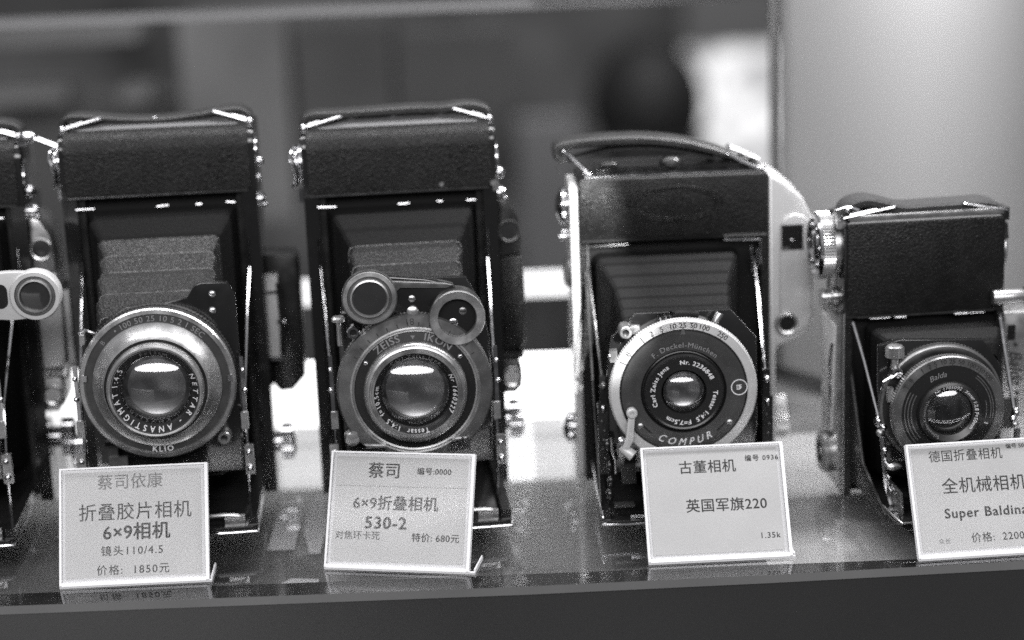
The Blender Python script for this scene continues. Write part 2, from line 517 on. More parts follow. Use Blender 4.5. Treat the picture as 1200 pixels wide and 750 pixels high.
def old_style_body(root, H=171., W=43., leather_r=40.5, flip=1):
    """tall black body standing on its end: leather end block, open bay, hinged side rails"""
    bayz = H-29.5
    b = MB()
    arc = [(9-8.2*math.sin(R(a)), H-9.2+8.2*math.cos(R(a))) for a in (0, 18, 36, 54, 72, 90)]
    prof = [(.8, bayz), (39, bayz), (39, H-4), (35, H-1)] + arc
    b.prism(prof, 'yz', -W, W, 'black_enamel', 1.1)
    b.box(-W, W, 9, 39.5, 0, bayz, 'black_enamel', 1.2)
    for s in (-1, 1):
        x0, x1 = sorted((s*(W-.15), s*(W-6.5)))
        b.box(x0, x1, .4, 8.9, 0.2, bayz-.05, 'black_enamel', .9)
        x0, x1 = sorted((s*(W-6.6), s*(W-9.5)))
        b.box(x0, x1, 4.5, 8.9, 2, bayz-1, 'black_satin', .6)
    b.box(-W+7, W-7, 8.6, 8.95, 1, bayz-1, 'bay_black')
    body = b.build('body', root)
    b = MB()
    arc = [(9-9.*math.sin(R(a)), H-9.2+9.*math.cos(R(a))) for a in (6, 18, 36, 54, 72, 90)]
    inn = [(9-8.3*math.sin(R(a)), H-9.2+8.3*math.cos(R(a))) for a in (90, 72, 54, 36, 18, 6)]
    b.prism([(.7, bayz+1.2), (0, bayz+1.6)][::-1] + [(.7, bayz+1.2)][:0] + inn + arc, 'yz', -W+2.2, leather_r, 'leather', .3, 1)
    b.build('leather_cover', body)
    # bright line under the leather block and hinge pins
    b = MB()
    b.box(-W+3, W-4, -.5, .7, bayz+.35, bayz+1.0, 'dark_metal', .2)
    b.box(-W+3, W-22, -.65, -.45, bayz+.5, bayz+.8, 'chrome')
    for x, l_ in ((-33, 8), (1, 5), (17, 2.5), (31, 4)):
        b.cyl((x-l_/2, .4, bayz-4.2-random.random()), (x+l_/2, .4, bayz-4.4-random.random()*.5), .45, 'chrome', seg=8)
    b.build('hinge', body)
    return body, bayz

def old_style_top(root, H, strap_pts, th=2.2):
    W = 43
    b = MB()
    vs = [(-35, 9.5, H-.5), (36, 9.5, H-.5), (28, 15, H+2.4), (-19, 15, H+2.4), (-35, 26, H-.6), (36, 26, H-.6), (28, 24, H+2.2), (-19, 24, H+2.2)]
    b.raw(vs, [(0, 1, 2, 3), (3, 2, 6, 7), (7, 6, 5, 4), (0, 3, 7, 4), (1, 5, 6, 2)], 'plate_grey')
    b.box(-36, 37, 15, 26, H+1.6, H+2.2, 'black_satin', .2)
    for x in (-1, 20, -20): b.ball((x, 15.5, H+3.0), 1.5, 'chrome', (1.6, 1, .5), 10)
    b.build('end_plate', root)
    b = MB(); b.ribbon(strap_pts, 12, 25, th, 'strap_leather', .7, taper=1.0)
    st = b.build('strap', root)
    b = MB(); strap_loop(b, (-40.5, 13, H+.3), (-25, 14, H+4.2)); b.build('strap_loop', st)
    b = MB(); strap_loop(b, (40, 13, H+.5), (25.5, 14, H+5.2)); b.build('strap_loop', st)
    for s in (-1, 1):
        b = MB()
        b.ball((s*41.3, 11, H-.2), 2.1, 'chrome', (.8, 1, 1.1), 12)
        b.box(s*41.3-1.3, s*41.3+1.3, 4, 9, H-5, H-1.5, 'black_enamel', .5)
        b.ball((s*41.6, 3.6, H-4.8), .9, 'chrome'); b.ball((s*41.6, 1.6, H-10.6), .7, 'chrome')
        b.build('strap_lug', root)

def old_style_bed(root, zf=10.0, yf=-74., hw=38.):
    b = MB()
    b.prism(rrect(-hw, hw, yf, 4, (3.5, 3.5, .5, .5)), 'xy', zf-1.4, zf+1.2, 'black_enamel', .6)
    for s in (-1, 1):
        x0, x1 = sorted((s*hw, s*(hw-4)))
        b.box(x0+.1, x1-.1, yf+3, 2, zf+1.1, zf+5.0, 'black_enamel', .8)
    for x in (-12, 12): b.box(x-2, x+2, yf+4, 0, zf+1.1, zf+2.6, 'black_satin', .4)
    bed = b.build('bed', root)
    b = MB()
    b.tube(catmull([Vector(p) for p in ((-hw+.4, -30, zf-1.2), (-hw+.3, yf+4, zf-1.1), (-hw+3.2, yf+.1, zf-1.1), (0, yf-.15, zf-1.1), (hw-3.2, yf+.1, zf-1.1), (hw-.3, yf+4, zf-1.1), (hw-.4, -30, zf-1.2))], 6), .55, 'chrome')
    b.build('bed_rim', bed)
    b = MB()
    b.tube(catmull([Vector(p) for p in ((6, yf+6, zf+1.8), (14, yf+4.5, zf+4.6), (23, yf+4.2, zf+5.4), (30, yf+4.5, zf+4.6), (31.5, yf+5, zf+2.2))], 6), .9, 'satin_silver')
    b.box(24, 32.5, yf+4.0, yf+5.0, zf+1.2, zf+5.4, 'satin_silver', .3)
    b.build('foot', bed)
    for s in (-1, 1):
        b = MB()
        b.tube([(s*37.2, 1.5, 108), (s*36.2, -20, 92), (s*34.8, -50, 62), (s*34.5, -56, 34), (s*33.6, -52, zf+5)], .7, 'chrome')
        b.box(s*34.6-1.5, s*34.6+1.5, -58.6, -57, 50, 57.5, 'satin_silver', .6)
        b.box(s*34.9-.8, s*34.9+.8, -58, -56.6, 57.5, 82, 'chrome', .3)
        b.ball((s*35.4, -57.6, 67), 1.3, 'chrome'); b.ball((s*35.2, -58.2, 76), 1.0, 'chrome')
        b.box(s*35.6-1.9, s*35.6+1.9, -60, -57.6, 30, 43, 'satin_silver', .9)
        b.ball((s*35.6, -60.4, 33), 1.5, 'chrome'); b.ball((s*35.4, -60.3, 40), 1.2, 'chrome')
        b.tube([(s*37.6, .2, 20), (s*37.6, .1, 120)], .45, 'chrome')
        b.build('strut', root)
    return bed

def winding_key(root, s, z, x=43.):
    b = MB()
    b.lathe((s*(x-.2), 14, z), [(0, 0), (8.5, 0), (8.5, 1.4), (6.6, 2.4), (6.6, 3.0), (0, 3.4)], 'chrome', 40, axis='x', sgn=s)
    b.tube([(s*(x+3.6)+s*1.1*math.sin(t*3), 14+7.2*math.cos(t), z-1.5+9.0*math.sin(t)) for t in [2*math.pi*k/28 for k in range(28)]], .95, 'chrome', 8, closed=True)
    b.ball((s*(x+3.4), 11, z+3), 1.7, 'chrome'); b.ball((s*(x+3.4), 10, z-4), 1.4, 'chrome')
    b.box(min(s*x, s*(x+2.4)), max(s*x, s*(x+2.4)), 9, 13, z-17, z-11, 'chrome', .8)
    b.build('winding_key', root)

def side_studs(root, s, zs, x=43.):
    for z, h, dep in zs:
        b = MB()
        b.lathe((s*(x-.2), 10, z), [(0, 0), (h, 0), (h, dep*.6), (h*.7, dep), (0, dep)], 'chrome', 20, axis='x', sgn=s)
        b.ball((s*(x+dep*.9), 8, z-h*.7), h*.35, 'chrome'); 
        b.build('side_stud', root)

def spool_knob(root, s, z, y, x=43., r=8.5, L=9.0, mat='chrome'):
    b = MB()
    b.lathe((s*(x-.3), y, z), [(0, 0), (r*.55, 0), (r*.55, L*.3)], mat, 32, axis='x', sgn=s)
    b.knurl((s*(x-.3), y, z), r, L*.3, L*.85, 40, mat, .4, 'x', s)
    b.lathe((s*(x-.3), y, z), [(r*.55, L*.3), (r-.4, L*.3)], mat, 32, axis='x', sgn=s)
    b.lathe((s*(x-.3), y, z), [(r-.3, L*.85), (r*.75, L), (0, L)], mat, 32, axis='x', sgn=s)
    b.build('spool_knob', root)

# ------------------------------------------------------------------ camera with the small stepped lens (second from the left)
G = 'vintage folding cameras in a row on the glass shelf'
c1 = thing('folding_camera', 'black folding camera with stepped silver lens, sagging strap and rippled bellows', 'camera', (-153.8, 0, 0), R(3.6), G)
body, bz = old_style_body(c1)
old_style_top(c1, 171, [(-41.0, 170.1), (-41.6, 173.6), (-38.0, 176.0), (-28, 175.6), (-15, 173.9), (2, 173.2), (16, 174.2), (28, 175.8), (36, 176.2), (40.4, 174.0), (40.8, 171.0)], 2.4)
bed = old_style_bed(c1, 10.2)
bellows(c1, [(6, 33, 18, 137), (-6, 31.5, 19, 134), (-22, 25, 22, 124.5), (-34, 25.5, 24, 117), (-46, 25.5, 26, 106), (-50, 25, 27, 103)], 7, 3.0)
winding_key(c1, -1, 156)
side_studs(c1, 1, ((158, 6.5, 1.5), (136, 3.4, 3.0), (146, 1.6, 1.6)))
spool_knob(c1, 1, 18, 20)
spool_knob(c1, -1, 18, 20)
# folded eye-level finder on the side
b = MB()
b.prism([(43.0, 46), (46, 42), (52, 42.5), (58, 49), (58.5, 103), (57, 107), (43.0, 108)], 'xz', 20, 38, 'black_satin', 1.5)
hs = b.build('finder_housing', c1)
b = MB()
b.box(43.2, 48.5, 10, 19, 62, 99, 'bright_silver', .8)
b.tube([(48.8, 9.4, 63), (49.4, 9.2, 80), (48.8, 9.4, 97)], 1.1, 'black_satin')
b.box(43.5, 48.6, 9.2, 9.8, 60.5, 62.4, 'chrome', .3); b.box(43.5, 48.4, 9.2, 9.9, 92, 93.2, 'dark_metal')
b.ball((48.6, 8.7, 79), 1.3, 'black_satin'); b.ball((50.6, 9, 78.5), 1.3, 'chrome')
b.build('finder_frame', hs)

def standard_plate(root, outline, y0, y1, rivets):
    b = MB(); b.prism(outline, 'xz', y0, y1, 'black_enamel', .5)
    o = b.build('lens_standard', root)
    b = MB()
    for x, z, r in rivets: b.lathe((x, y0+.05, z), [(r, 0), (r*.95, .5), (r*.6, .95), (0, 1.1)], 'chrome', 16)
    b.build('rivet', o)
    return o

lz = 74.0
st1 = standard_plate(c1, [(-30, 30), (32, 30), (34, 60), (34, 108), (31, 113.5), (20, 114), (17, 112.5), (14, 108), (6, 106.3), (-12, 105), (-24, 98), (-30, 88)], -54, -50, ((24.6, 109.0, 1.6), (24.2, 101.8, 1.6)))
b = MB()
b.lathe((0, -53.9, lz), [(31.5, 0), (32.5, 1), (32.5, 5.2), (31.6, 6)], ['black_enamel', 'dark_metal', 'dark_metal'], 96)
b.knurl((0, -53.9, lz), 32.9, 1.5, 4.8, 120, 'dark_metal', .3)
b.lathe((0, -53.9, lz), [(31.6, 6), (29, 7.5), (28, 9.0)], 'black_satin', 96)
sh1 = b.build('shutter', c1)
b = MB()
ctr = (0, -63.4, lz)
b.lathe(ctr, [(30.5, -2), (32.6, 0), (32.9, 1.1), (32.2, 2.0), (30.6, 2.2), (30.0, 1.2)], 'satin_silver', 96)
b.lathe(ctr, [(30.0, 1.2), (27.0, 1.5)], 'shutter_face', 96)
b.lathe(ctr, [(27.0, 1.5), (26.9, 2.4), (25.6, 3.6), (23.0, 6.6), (22.0, 8.2), (21.4, 8.6)], 'satin_silver', 96)
b.lathe(ctr, [(21.4, 8.6), (21.2, 7.2), (20.5, 7.2), (20.3, 9.4)], 'dark_metal', 96)
b.lathe(ctr, [(20.3, 9.4), (20.0, 12.6), (19.2, 13.4), (18.4, 13.2)], 'satin_silver', 96)
b.lathe(ctr, [(18.4, 13.2), (18.3, 12.7), (18.2, 12.7), (18.1, 13.2), (17.9, 13.2)], ['dark_metal', 'dark_metal', 'chrome', 'chrome'], 96)
b.lathe(ctr, [(17.9, 13.2), (15.1, 10.6), (14.6, 10.2)], 'ring_black', 96)
for a in (172, 2):
    b.arc((0, ctr[1]-2.2, lz), 29.4, 31.4, a-2.6, a+2.6, .35, 'chrome', 6)
lb1 = b.build('lens_barrel', sh1)
b = MB()
b.arc_text('• 100 50 25 10 5 2 1 SEC', 3.4, (0, ctr[1]-1.75, lz), 27.4, 84, 'print_grey', .01, 1.1, tilt=-.1)
b.arc_text('B', 2.8, (0, ctr[1]-1.75, lz), 27.6, 138, 'print_grey')
b.arc_text('KLIO', 3.5, (0, ctr[1]-1.75, lz), 29.8, -90, 'print_white', .018, 1.3, inward=True, tilt=-.1)
b.arc_text('ZEISS   IKON', 4.0, (0, ctr[1]-5.4, lz), 23.0, 88, 'ink', .012, 1.12, tilt=-1.0)
b.arc_text('NETTAR - ANASTIGMAT', 3.0, (0, ctr[1]-11.2, lz), 15.6, -78, 'print_white', .012, 1.85, tilt=.92)
b.arc_text('1:4,5', 3.0, (0, ctr[1]-11.2, lz), 15.6, 158, 'print_white', .012, 1.4, tilt=.92)
b.arc_text('F=11cm', 2.6, (0, ctr[1]-11.2, lz), 15.6, 88, 'print_grey', 0, 1.4, tilt=.92)
for k in range(9):
    b.arc((0, -53.9-7.4, lz), 29.4, 30.8, 50+k*10, 51+k*10, .1, 'print_grey', 2)
b.build('lettering', lb1)
lens_glass(lb1, (0, ctr[1]-10.4, lz), 15.1, 4.6, 12)
b = MB()
b.box(-30.5, -28.6, -66, -60, lz+19, lz+23, 'satin_silver', .5)
b.tube([(-25, -60, lz+22), (-28.5, -62, lz+24.5), (-31, -62, lz+23), (-30, -62, lz+20.5)], .7, 'chrome')
b.build('shutter_lever', sh1)
b = MB()
b.lathe((25.5, -58, lz-27), [(3.0, -6), (3.0, 2), (2.6, 2.6), (1.5, 2.6), (1.3, .6), (0, .6)], ['satin_silver']*4+['lens_black'], 24)
b.build('cable_socket', sh1)
b = MB()
b.box(-27, -20, -58.4, -56, lz-36, lz-29, 'dark_metal', .6)
b.box(-24, -16, -60, -58, lz-40, lz-33, 'grey_metal', .6)
b.build('aperture_lever', sh1)

# ------------------------------------------------------------------ cameras with the swing-out wedge finder
def finder_camera(label, x, yaw, silver=False):
    root = thing('folding_camera', label, 'camera', (x, 0, 0), R(yaw), G)
    H = 168.0
    old_style_body(root, H)
    old_style_top(root, H, [(-40.5, 167.1), (-41, 170.2), (-37.5, 172.6), (-25, 172.8), (-10, 173.0), (5, 173.4), (20, 173.0), (31, 173.8), (37, 173.0), (40.4, 171.2), (40.6, 168.2)], 3.2)
    old_style_bed(root, 8.2)
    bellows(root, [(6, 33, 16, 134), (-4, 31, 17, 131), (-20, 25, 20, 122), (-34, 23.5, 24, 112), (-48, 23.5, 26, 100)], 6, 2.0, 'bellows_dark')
    winding_key(root, -1, 152)
    side_studs(root, 1, ((150, 8.5, 1.3),))
    pm = 'satin_silver' if silver else 'black_satin'
    # rangefinder housing on the long side
    b = MB()
    b.prism([(43.1, 132), (45.5, 132.5), (48, 131), (52, 124), (53, 118), (53, 108), (43.1, 106)], 'xz', 3, 30, pm, .9)
    b.prism([(43.1, 105.8), (52.6, 107), (53.6, 98), (53.8, 88), (53.2, 66), (51.5, 62.5), (43.1, 62)], 'xz', 4, 30, 'leather' if not silver else 'bright_silver', 1.0)
    b.box(43.1, 52.2, 2.5, 29, 58.6, 61.8, pm, .8)
    b.prism([(43.1, 42), (48, 42), (51, 45), (51.4, 53), (50.4, 58), (43.1, 58.3)], 'xz', 3, 30, 'bright_silver' if silver else 'grey_metal', 1.2)
    hs_ = b.build('rangefinder_housing', root)
    for (zx, zz_, rr_) in ((47.6, 118.2, 5.2), (46.6, 50, 4.8)):
        b = MB()
        b.lathe((zx, 3, zz_), [(rr_, -.5), (rr_, .7), (rr_-.5, 1.0), (rr_-1.2, .7), (rr_-1.3, .2)], 'satin_silver' if zz_ < 90 or silver else 'dark_metal', 40)
        b.lathe((zx, 3, zz_), [(rr_-1.3, .2), (rr_*.5, .35), (0, .4)], 'window_glass' if zz_ > 90 else 'bright_silver', 40)
        b.build('finder_window', hs_)
    if silver:
        b = MB(); b.prism([(44, 62.5), (57, 62.5), (57, 98), (44, 98)], 'xz', 8, 26, 'black_satin', .5)
        b.box(54.6, 57.2, 6.6, 7.6, 62, 98, 'bright_silver', .3); b.box(44, 57.2, 6.6, 7.6, 61, 64, 'bright_silver', .3)
        b.build('accessory_plate', hs_)
    side_studs(root, 1, ((134.5, 3.2, 4.2),))
    spool_knob(root, 1, 24, 22, r=9, L=10)
    lz = 67.0
    standard_plate(root, [(-30, 30), (32, 30), (33, 60), (33, 84), (30, 100), (24, 112), (-20, 114), (-28, 106), (-31, 92), (-31, 50)], -54, -50, ())
    b = MB()
    b.lathe((0, -53.9, lz), [(31, 0), (32.4, 1), (32.4, 9.6)], 'dark_metal', 96)
    b.knurl((0, -53.9, lz), 33.0, 3, 9, 130, 'satin_silver', .35)
    b.lathe((0, -53.9, lz), [(32.6, 9.0), (32.9, 9.6), (32.2, 10.6), (27.6, 11.2)], 'grey_metal', 96)
    b.lathe((0, -53.9, lz), [(27.6, 11.2), (27.4, 10.6), (26.6, 10.8), (26.2, 11.4), (25.6, 11.2)], 'satin_silver', 96)
    b.lathe((0, -53.9, lz), [(25.6, 11.2), (25.3, 10.9), (21.8, 11.8)], 'ring_black', 96)
    shu = b.build('shutter', root)
    ctr = (0, -65.7, lz)
    b = MB()
    b.lathe(ctr, [(21.8, 0), (21.6, 3.4), (20.6, 4.6), (19.6, 4.9), (19.2, 4.2), (18.7, 4.2), (18.3, 5.0), (17.6, 5.0)], 'satin_silver', 96)
    b.lathe(ctr, [(17.6, 5.0), (17.2, 4.4), (15.4, 3.0), (15.0, 2.4)], 'ring_black', 96)
    bar = b.build('lens_barrel', shu)
    b = MB()
    b.arc_text('ZEISS', 4.5, (0, -53.9-11.7, lz), 22.1, 118, 'print_grey', .012, 1.1, tilt=-.2)
    b.arc_text('IKON', 4.5, (0, -53.9-11.7, lz), 22.1, 63, 'print_grey', .012, 1.1, tilt=-.2)
    b.raw([(-1.0, -65.7, lz+24.0), (1.0, -65.7, lz+24.0), (0, -65.75, lz+22.4)], [(0, 1, 2)], 'print_grey')
    b.arc_text('Nr 1660227', 2.5, (0, ctr[1]-4.25, lz), 15.7, -2, 'print_white', .014, 1.35, tilt=1.0)
    b.arc_text('Tessar  1:4,5  f=10,5cm', 2.5, (0, ctr[1]-4.25, lz), 15.7, -134, 'print_white', .014, 1.35, tilt=1.0)
    b.arc_text('Carl Zeiss Jena', 2.5, (0, ctr[1]-4.25, lz), 15.7, 88, 'print_grey', .01, 1.35, tilt=1.0)
    b.arc_text('COMPUR', 4.2, (0, -53.9-11.05, lz), 28.6, 206, 'ink', .0, 1.1, tilt=-.15)
    b.arc_text('16 22 32', 3.2, (0, -53.9-11.2, lz), 31.4, -56, 'print_black', .01, inward=True, tilt=-.13)
    b.arc_text('18', 4.0, (0, -53.9-11.2, lz), 28.4, 92, 'ink', .0, tilt=-.15)
    for k in range(14):
        b.arc((0, -53.9-11.1, lz), 28.0, 29.6, 30+k*9, 30.7+k*9, .1, 'ink', 2)
    b.build('lettering', bar)
    lens_glass(bar, (0, ctr[1]-2.6, lz), 15.4, 4.8, 13)
    b = MB()
    for a, rr_ in ((147, 24), (35, 23.8)): 
        b.ball((rr_*math.cos(R(a)), -65.5, lz+rr_*math.sin(R(a))), 1.1, 'chrome', (1, .6, 1), 12); b.build('rivet', shu); b = MB()
    b.lathe((-27.5, -60, lz-20), [(3.4, 0), (3.4, 4.6), (2.8, 5.6), (0, 6.1)], 'satin_silver', 24); b.build('shutter_button', shu); b = MB()
    b.box(-25, -14, -66.6, -65.4, lz-27, lz-24, 'chrome', .5); b.build('aperture_lever', shu); b = MB(); b.box(14, 22, -66.6, -65.4, lz-27, lz-23, 'chrome', .5)
    b.build('shutter_lever', shu)
    b = MB()
    b.cyl((-30.5, -60, lz+20), (-30.5, -60, lz+31), 1.1, 'satin_silver'); b.lathe((-30.5, -60, lz+30.6), [(0, 0), (3.0, 0), (3.0, 1.2), (2.2, 2.0), (0, 2.2)], 'satin_silver', 24, axis='z', sgn=1)
    b.build('release_button', shu)
    b = MB()
    b.lathe((-24.6, -62, lz+26), [(2.8, -3), (2.8, 1), (2.4, 1.5), (1.5, 1.5), (1.3, .4), (0, .4)], ['chrome']*4+['lens_black'], 24)
    b.build('cable_socket', shu)
    if silver:
        za, ya = lz+45.0, -58.0
        b = MB(); b.prism([(20, za-8), (44, za-10.5), (52, za-10), (52, za+10), (44, za+10.5), (20, za+9)], 'xz', ya, ya+4, 'bright_silver', .5)
        b.prism(rrect(22, 43, za-5.2, za+5.4, (1, 3, 3, 1)), 'xz', ya-.1, ya+1, 'lens_black')
        arm = b.build('rangefinder_arm', root)
        b = MB(); cw = (54.6, ya, za)
        b.lathe(cw, [(10.6, -5), (10.8, .6), (10.2, 1.6), (8.6, 1.8), (8.2, 1.2), (7.2, 1.2), (7.0, 2.4), (6.4, 2.5), (6.2, 1.0)], ['bright_silver']*3+['grey_metal']*2+['satin_silver']*3, 56)
        b.lathe(cw, [(6.2, 1.0), (3, 1.3), (0, 1.4)], 'window_glass', 48); b.build('finder_window', arm)
        b = MB(); strap_loop(b, (49.5, 4, H+.5), (61.5, 3, H-4.6), 1.9, .8); b.build('strap_loop', root)
        b = MB(); b.ball((46.5, 4, H+1), 3.2, 'chrome', (1.3, 1, .9)); b.box(42, 46, 2, 8, H-3, H+1, 'chrome', .8); b.build('strap_lug', root)
        return root
    # swing-out wedge rangefinder arm above the shutter
    fm = 'bright_silver' if silver else 'grey_metal'
    b = MB()
    b.prism([(-17, 38+lz), (-10, 34+lz), (10, 27.5+lz), (20, 24+lz), (26, 33+lz), (18, 44+lz), (6, 47+lz), (-14, 49.5+lz), (-24, 46+lz)], 'xz', -62, -57, 'black_enamel', .7)
    b.arc((-17, -61.8, lz+41), 0, 11.6, 0, 360, 3.0, fm, 48)
    b.prism([(-8, 47.3+lz), (-4.4, 47.0+lz), (14, 45.3+lz), (18, 44.2+lz), (15, 43+lz), (-4, 44.2+lz), (-6.5, 42+lz), (-7.0, 36+lz), (-9, 33.6+lz)], 'xz', -63.6, -61.9, fm, .3)
    arm = b.build('rangefinder_arm', root)
    b = MB()
    cw = (-17, -64.9, lz+41)
    b.lathe(cw, [(11.2, 0), (11.0, .8), (9.4, 1.0), (8.8, .5), (8.2, .5), (8.0, 1.8), (7.4, 2.0), (7.0, 1.2)], ['satin_silver']*2+['grey_metal']*2+['satin_silver']*3, 56)
    b.lathe(cw, [(7.0, 1.2), (4, 1.5), (0, 1.6)], 'window_glass', 56)
    b.build('finder_window', arm)
    b = MB()
    cr = (19, -62.5, lz+30.6)
    b.lathe(cr, [(11.6, -6), (11.8, 3.4), (11.4, 4.4), (8.2, 4.0), (7.8, 2.6), (7.8, -1.5)], ['dark_metal']+['satin_silver']*3+['black_satin'], 64)
    b.lathe(cr, [(7.8, .9), (0, .9)], 'bay_black', 40)
    b.build('focus_wheel', arm)
    b = MB()
    screw(b, 17.4, cr[1]-.9, cr[2]-2.6, 1.9); b.build('screw', arm); b = MB(); screw(b, 21.6, cr[1]-.9, cr[2]+2.2, 1.7, 'grey_metal'); b.build('screw', arm)
    b = MB()
    screw(b, .6, -62.1, lz+39.0, 1.5, 'satin_silver')
    b.lathe((.6, -62.1, lz+33.4), [(2.6, 0), (2.5, 1.0), (1.5, 1.6), (0, 1.8)], 'satin_silver', 20)
    b.build('screw', arm)
    return root
c2 = finder_camera('black folding camera with two silver ringed windows above its lens and chipped corner', -47, 4.6)
c0 = finder_camera('folding camera mostly cut off, with a silver finder housing and one ringed window showing', -257, 3.0, True)
# chipped paint
b = MB()
for (x, z, r) in ((42.0, 141, 1.9), (42.9, 139.6, 1.3), (41.8, 138.4, 1.0), (18.2, 141.5, 1.1), (43.0, 143.4, .9)):
    pts = [(x+r*(.7+.5*random.random())*math.cos(2*math.pi*k/9), z+r*(.7+.5*random.random())*math.sin(2*math.pi*k/9)) for k in range(9)]
    b.prism(pts, 'xz', -.25, -.02, 'satin_silver')
b.build('bare_patch', c2)

# ------------------------------------------------------------------ third camera: silver side casing and raised strap
c3 = thing('folding_camera', 'silver sided folding camera with arched strap and black numbers round its silver shutter ring', 'camera', (70, 0, 0), R(1.0), G)
b = MB()
b.prism(rrect(-38.8, 46.2, 112.5, 141.5, (0, 0, 2.5, 2.5)), 'xz', .6, 36, 'black_enamel', .8)
b.box(-38.8, 46.2, 9, 36, .0, 112.4, 'black_enamel', .8)
b.box(-38.8, -34.5, .6, 8.9, 1, 112.4, 'leather', .8); b.box(42.6, 46.2, .6, 8.9, 1, 112.4, 'leather', .8)
b.box(-34.4, 42.5, 8.5, 8.95, 1, 112.3, 'bay_black')
body = b.build('body', c3)
b = MB()
b.prism(rrect(-38.4, 45.8, 114.2, 141.2, (.5, .5, 1.5, 1.5)), 'xz', -.4, .7, 'leather', .5)
# embossed oval
oc = Vector((4.5, -.45, 129.3))
for s_ in (1.0, .86):
    b.tube([oc + Vector((21*s_*math.cos(2*math.pi*k/64), 0, 7.6*s_*math.sin(2*math.pi*k/64))) for k in range(64)], .5, 'leather', 8, True)
b.build('leather_cover', body)
b = MB()
b.box(-38, -18, -.5, .5, 113.2, 113.7, 'dark_metal', .1); b.build('bay_trim', body); b = MB(); b.box(26, 45, -.5, .5, 113.2, 113.7, 'satin_silver', .1); b.build('bay_trim', body); b = MB()
b.tube([(-35, .2, 60), (-35, .2, 111.0), (-17, .2, 111.6)], .35, 'satin_silver'); b.build('bay_frame', body); b = MB(); b.tube([(26, .2, 111.6), (42.3, .2, 111.2), (42.3, .2, 100)], .4, 'chrome')
b.build('bay_frame', body); b = MB()
b.cyl((-34.2, 1, 97), (-34.4, 1, 104), .6, 'chrome', seg=8)
b.cyl((38.7, 2, 96), (38.4, 2, 108), .6, 'chrome', seg=8); b.cyl((41.3, 1, 98), (41.0, 1, 107), .5, 'chrome', seg=8)
b.build('bay_frame', body)
b = MB()
b.prism([(p[0], p[1]) for p in rrect(.2, 36, 2.0, 138.5, (3, 3, 8, 6))], 'yz', -42.4, -38.9, 'bright_silver', .5)
b.build('side_plate', c3)
b = MB()
out = [(46.3, 3), (49.2, 3), (49.4, 58), (50.6, 61.0), (58, 63.5), (64.0, 67), (66.5, 73), (67.3, 80), (67.3, 110), (65.9, 120), (61.5, 129), (54, 136), (49.5, 139), (46.3, 140.2)]
b.prism(out, 'xz', 1.5, 34, 'casing_metal', 1.6, 3)
cs = b.build('viewfinder_casing', c3)
b = MB()
pn = [(51.0, 66), (53.5, 65.3), (59, 67), (63.8, 70.5), (65.6, 76), (65.8, 112), (64.4, 118), (61.6, 121.2), (57.5, 122.2), (54, 121.0), (52, 118.4), (51.2, 114)]
b.prism(pn, 'xz', .2, 1.6, 'bright_silver', 1.0, 3)
pnl = b.build('casing_panel', cs)
b = MB()
b.box(51.8, 60.9, -.3, .6, 105.8, 117.0, 'lens_black', .2)
b.tube([(51.7, -.2, 117.3), (61.2, -.2, 117.3), (61.2, -.2, 105.5)], .35, 'chrome')
b.ball((56.4, -.4, 110.4), .9, 'chrome', (1.2, .5, .6)); b.box(51.9, 55.5, -.55, -.3, 106, 107.2, 'grey_metal')
b.build('finder_window', pnl)
b = MB()
b.lathe((54.1, .2, 71.8), [(5.2, -.3), (5.1, .9), (4.5, 1.5), (3.7, 1.2), (3.5, .2), (0, .2)], ['satin_silver']*4+['lens_black'], 48)
b.build('eyepiece', pnl)
for z, r_ in ((127, 8.6), (22, 7.2)):
    b = MB()
    b.lathe((-42.2, 16, z), [(0, 0), (r_*.9, 0), (r_*.9, 1.4), (r_, 1.8), (r_, 3.2), (r_*.85, 4.2), (r_*.6, 5.6), (0, 6.2)], 'chrome', 40, axis='x', sgn=-1)
    b.knurl((-42.2, 16, z), r_+.3, 1.9, 3.1, 40, 'chrome', .4, 'x', -1)
    b.build('winding_knob', c3)
side = thing; 
b = MB()
b.cyl((-42.2, 14, 113.2), (-47, 14, 113.2), 1.6, 'chrome', seg=14); b.cyl((-42.2, 14, 115.6), (-45.6, 14, 115.6), 1.2, 'chrome', seg=14)
b.build('side_stud', c3)
b = MB()
b.lathe((-42.3, 15, 96), [(0, 0), (8, 0), (7.4, 1.5), (5, 3.0), (0, 3.6)], 'satin_silver', 40, axis='x', sgn=-1)
b.lathe((-42.3, 15, 70), [(0, 0), (9, 0), (8.4, 1.3), (0, 1.8)], 'satin_silver', 40, axis='x', sgn=-1)
b.build('side_cap', c3)
b = MB()
b.lathe((49.2, 22, 21), [(0, 0), (7, 0), (7, 1.5)], 'chrome', 40, axis='x', sgn=1)
b.knurl((49.2, 22, 21), 10.0, 1.5, 7.5, 54, 'bright_silver', .45, 'x', 1)
b.lathe((49.2, 22, 21), [(7, 1.5), (9.6, 1.5)], 'chrome', 40, axis='x'); b.lathe((49.2, 22, 21), [(9.7, 7.5), (8, 8.6), (0, 8.8)], 'chrome', 40, axis='x', sgn=1)
b.build('winding_knob', c3)
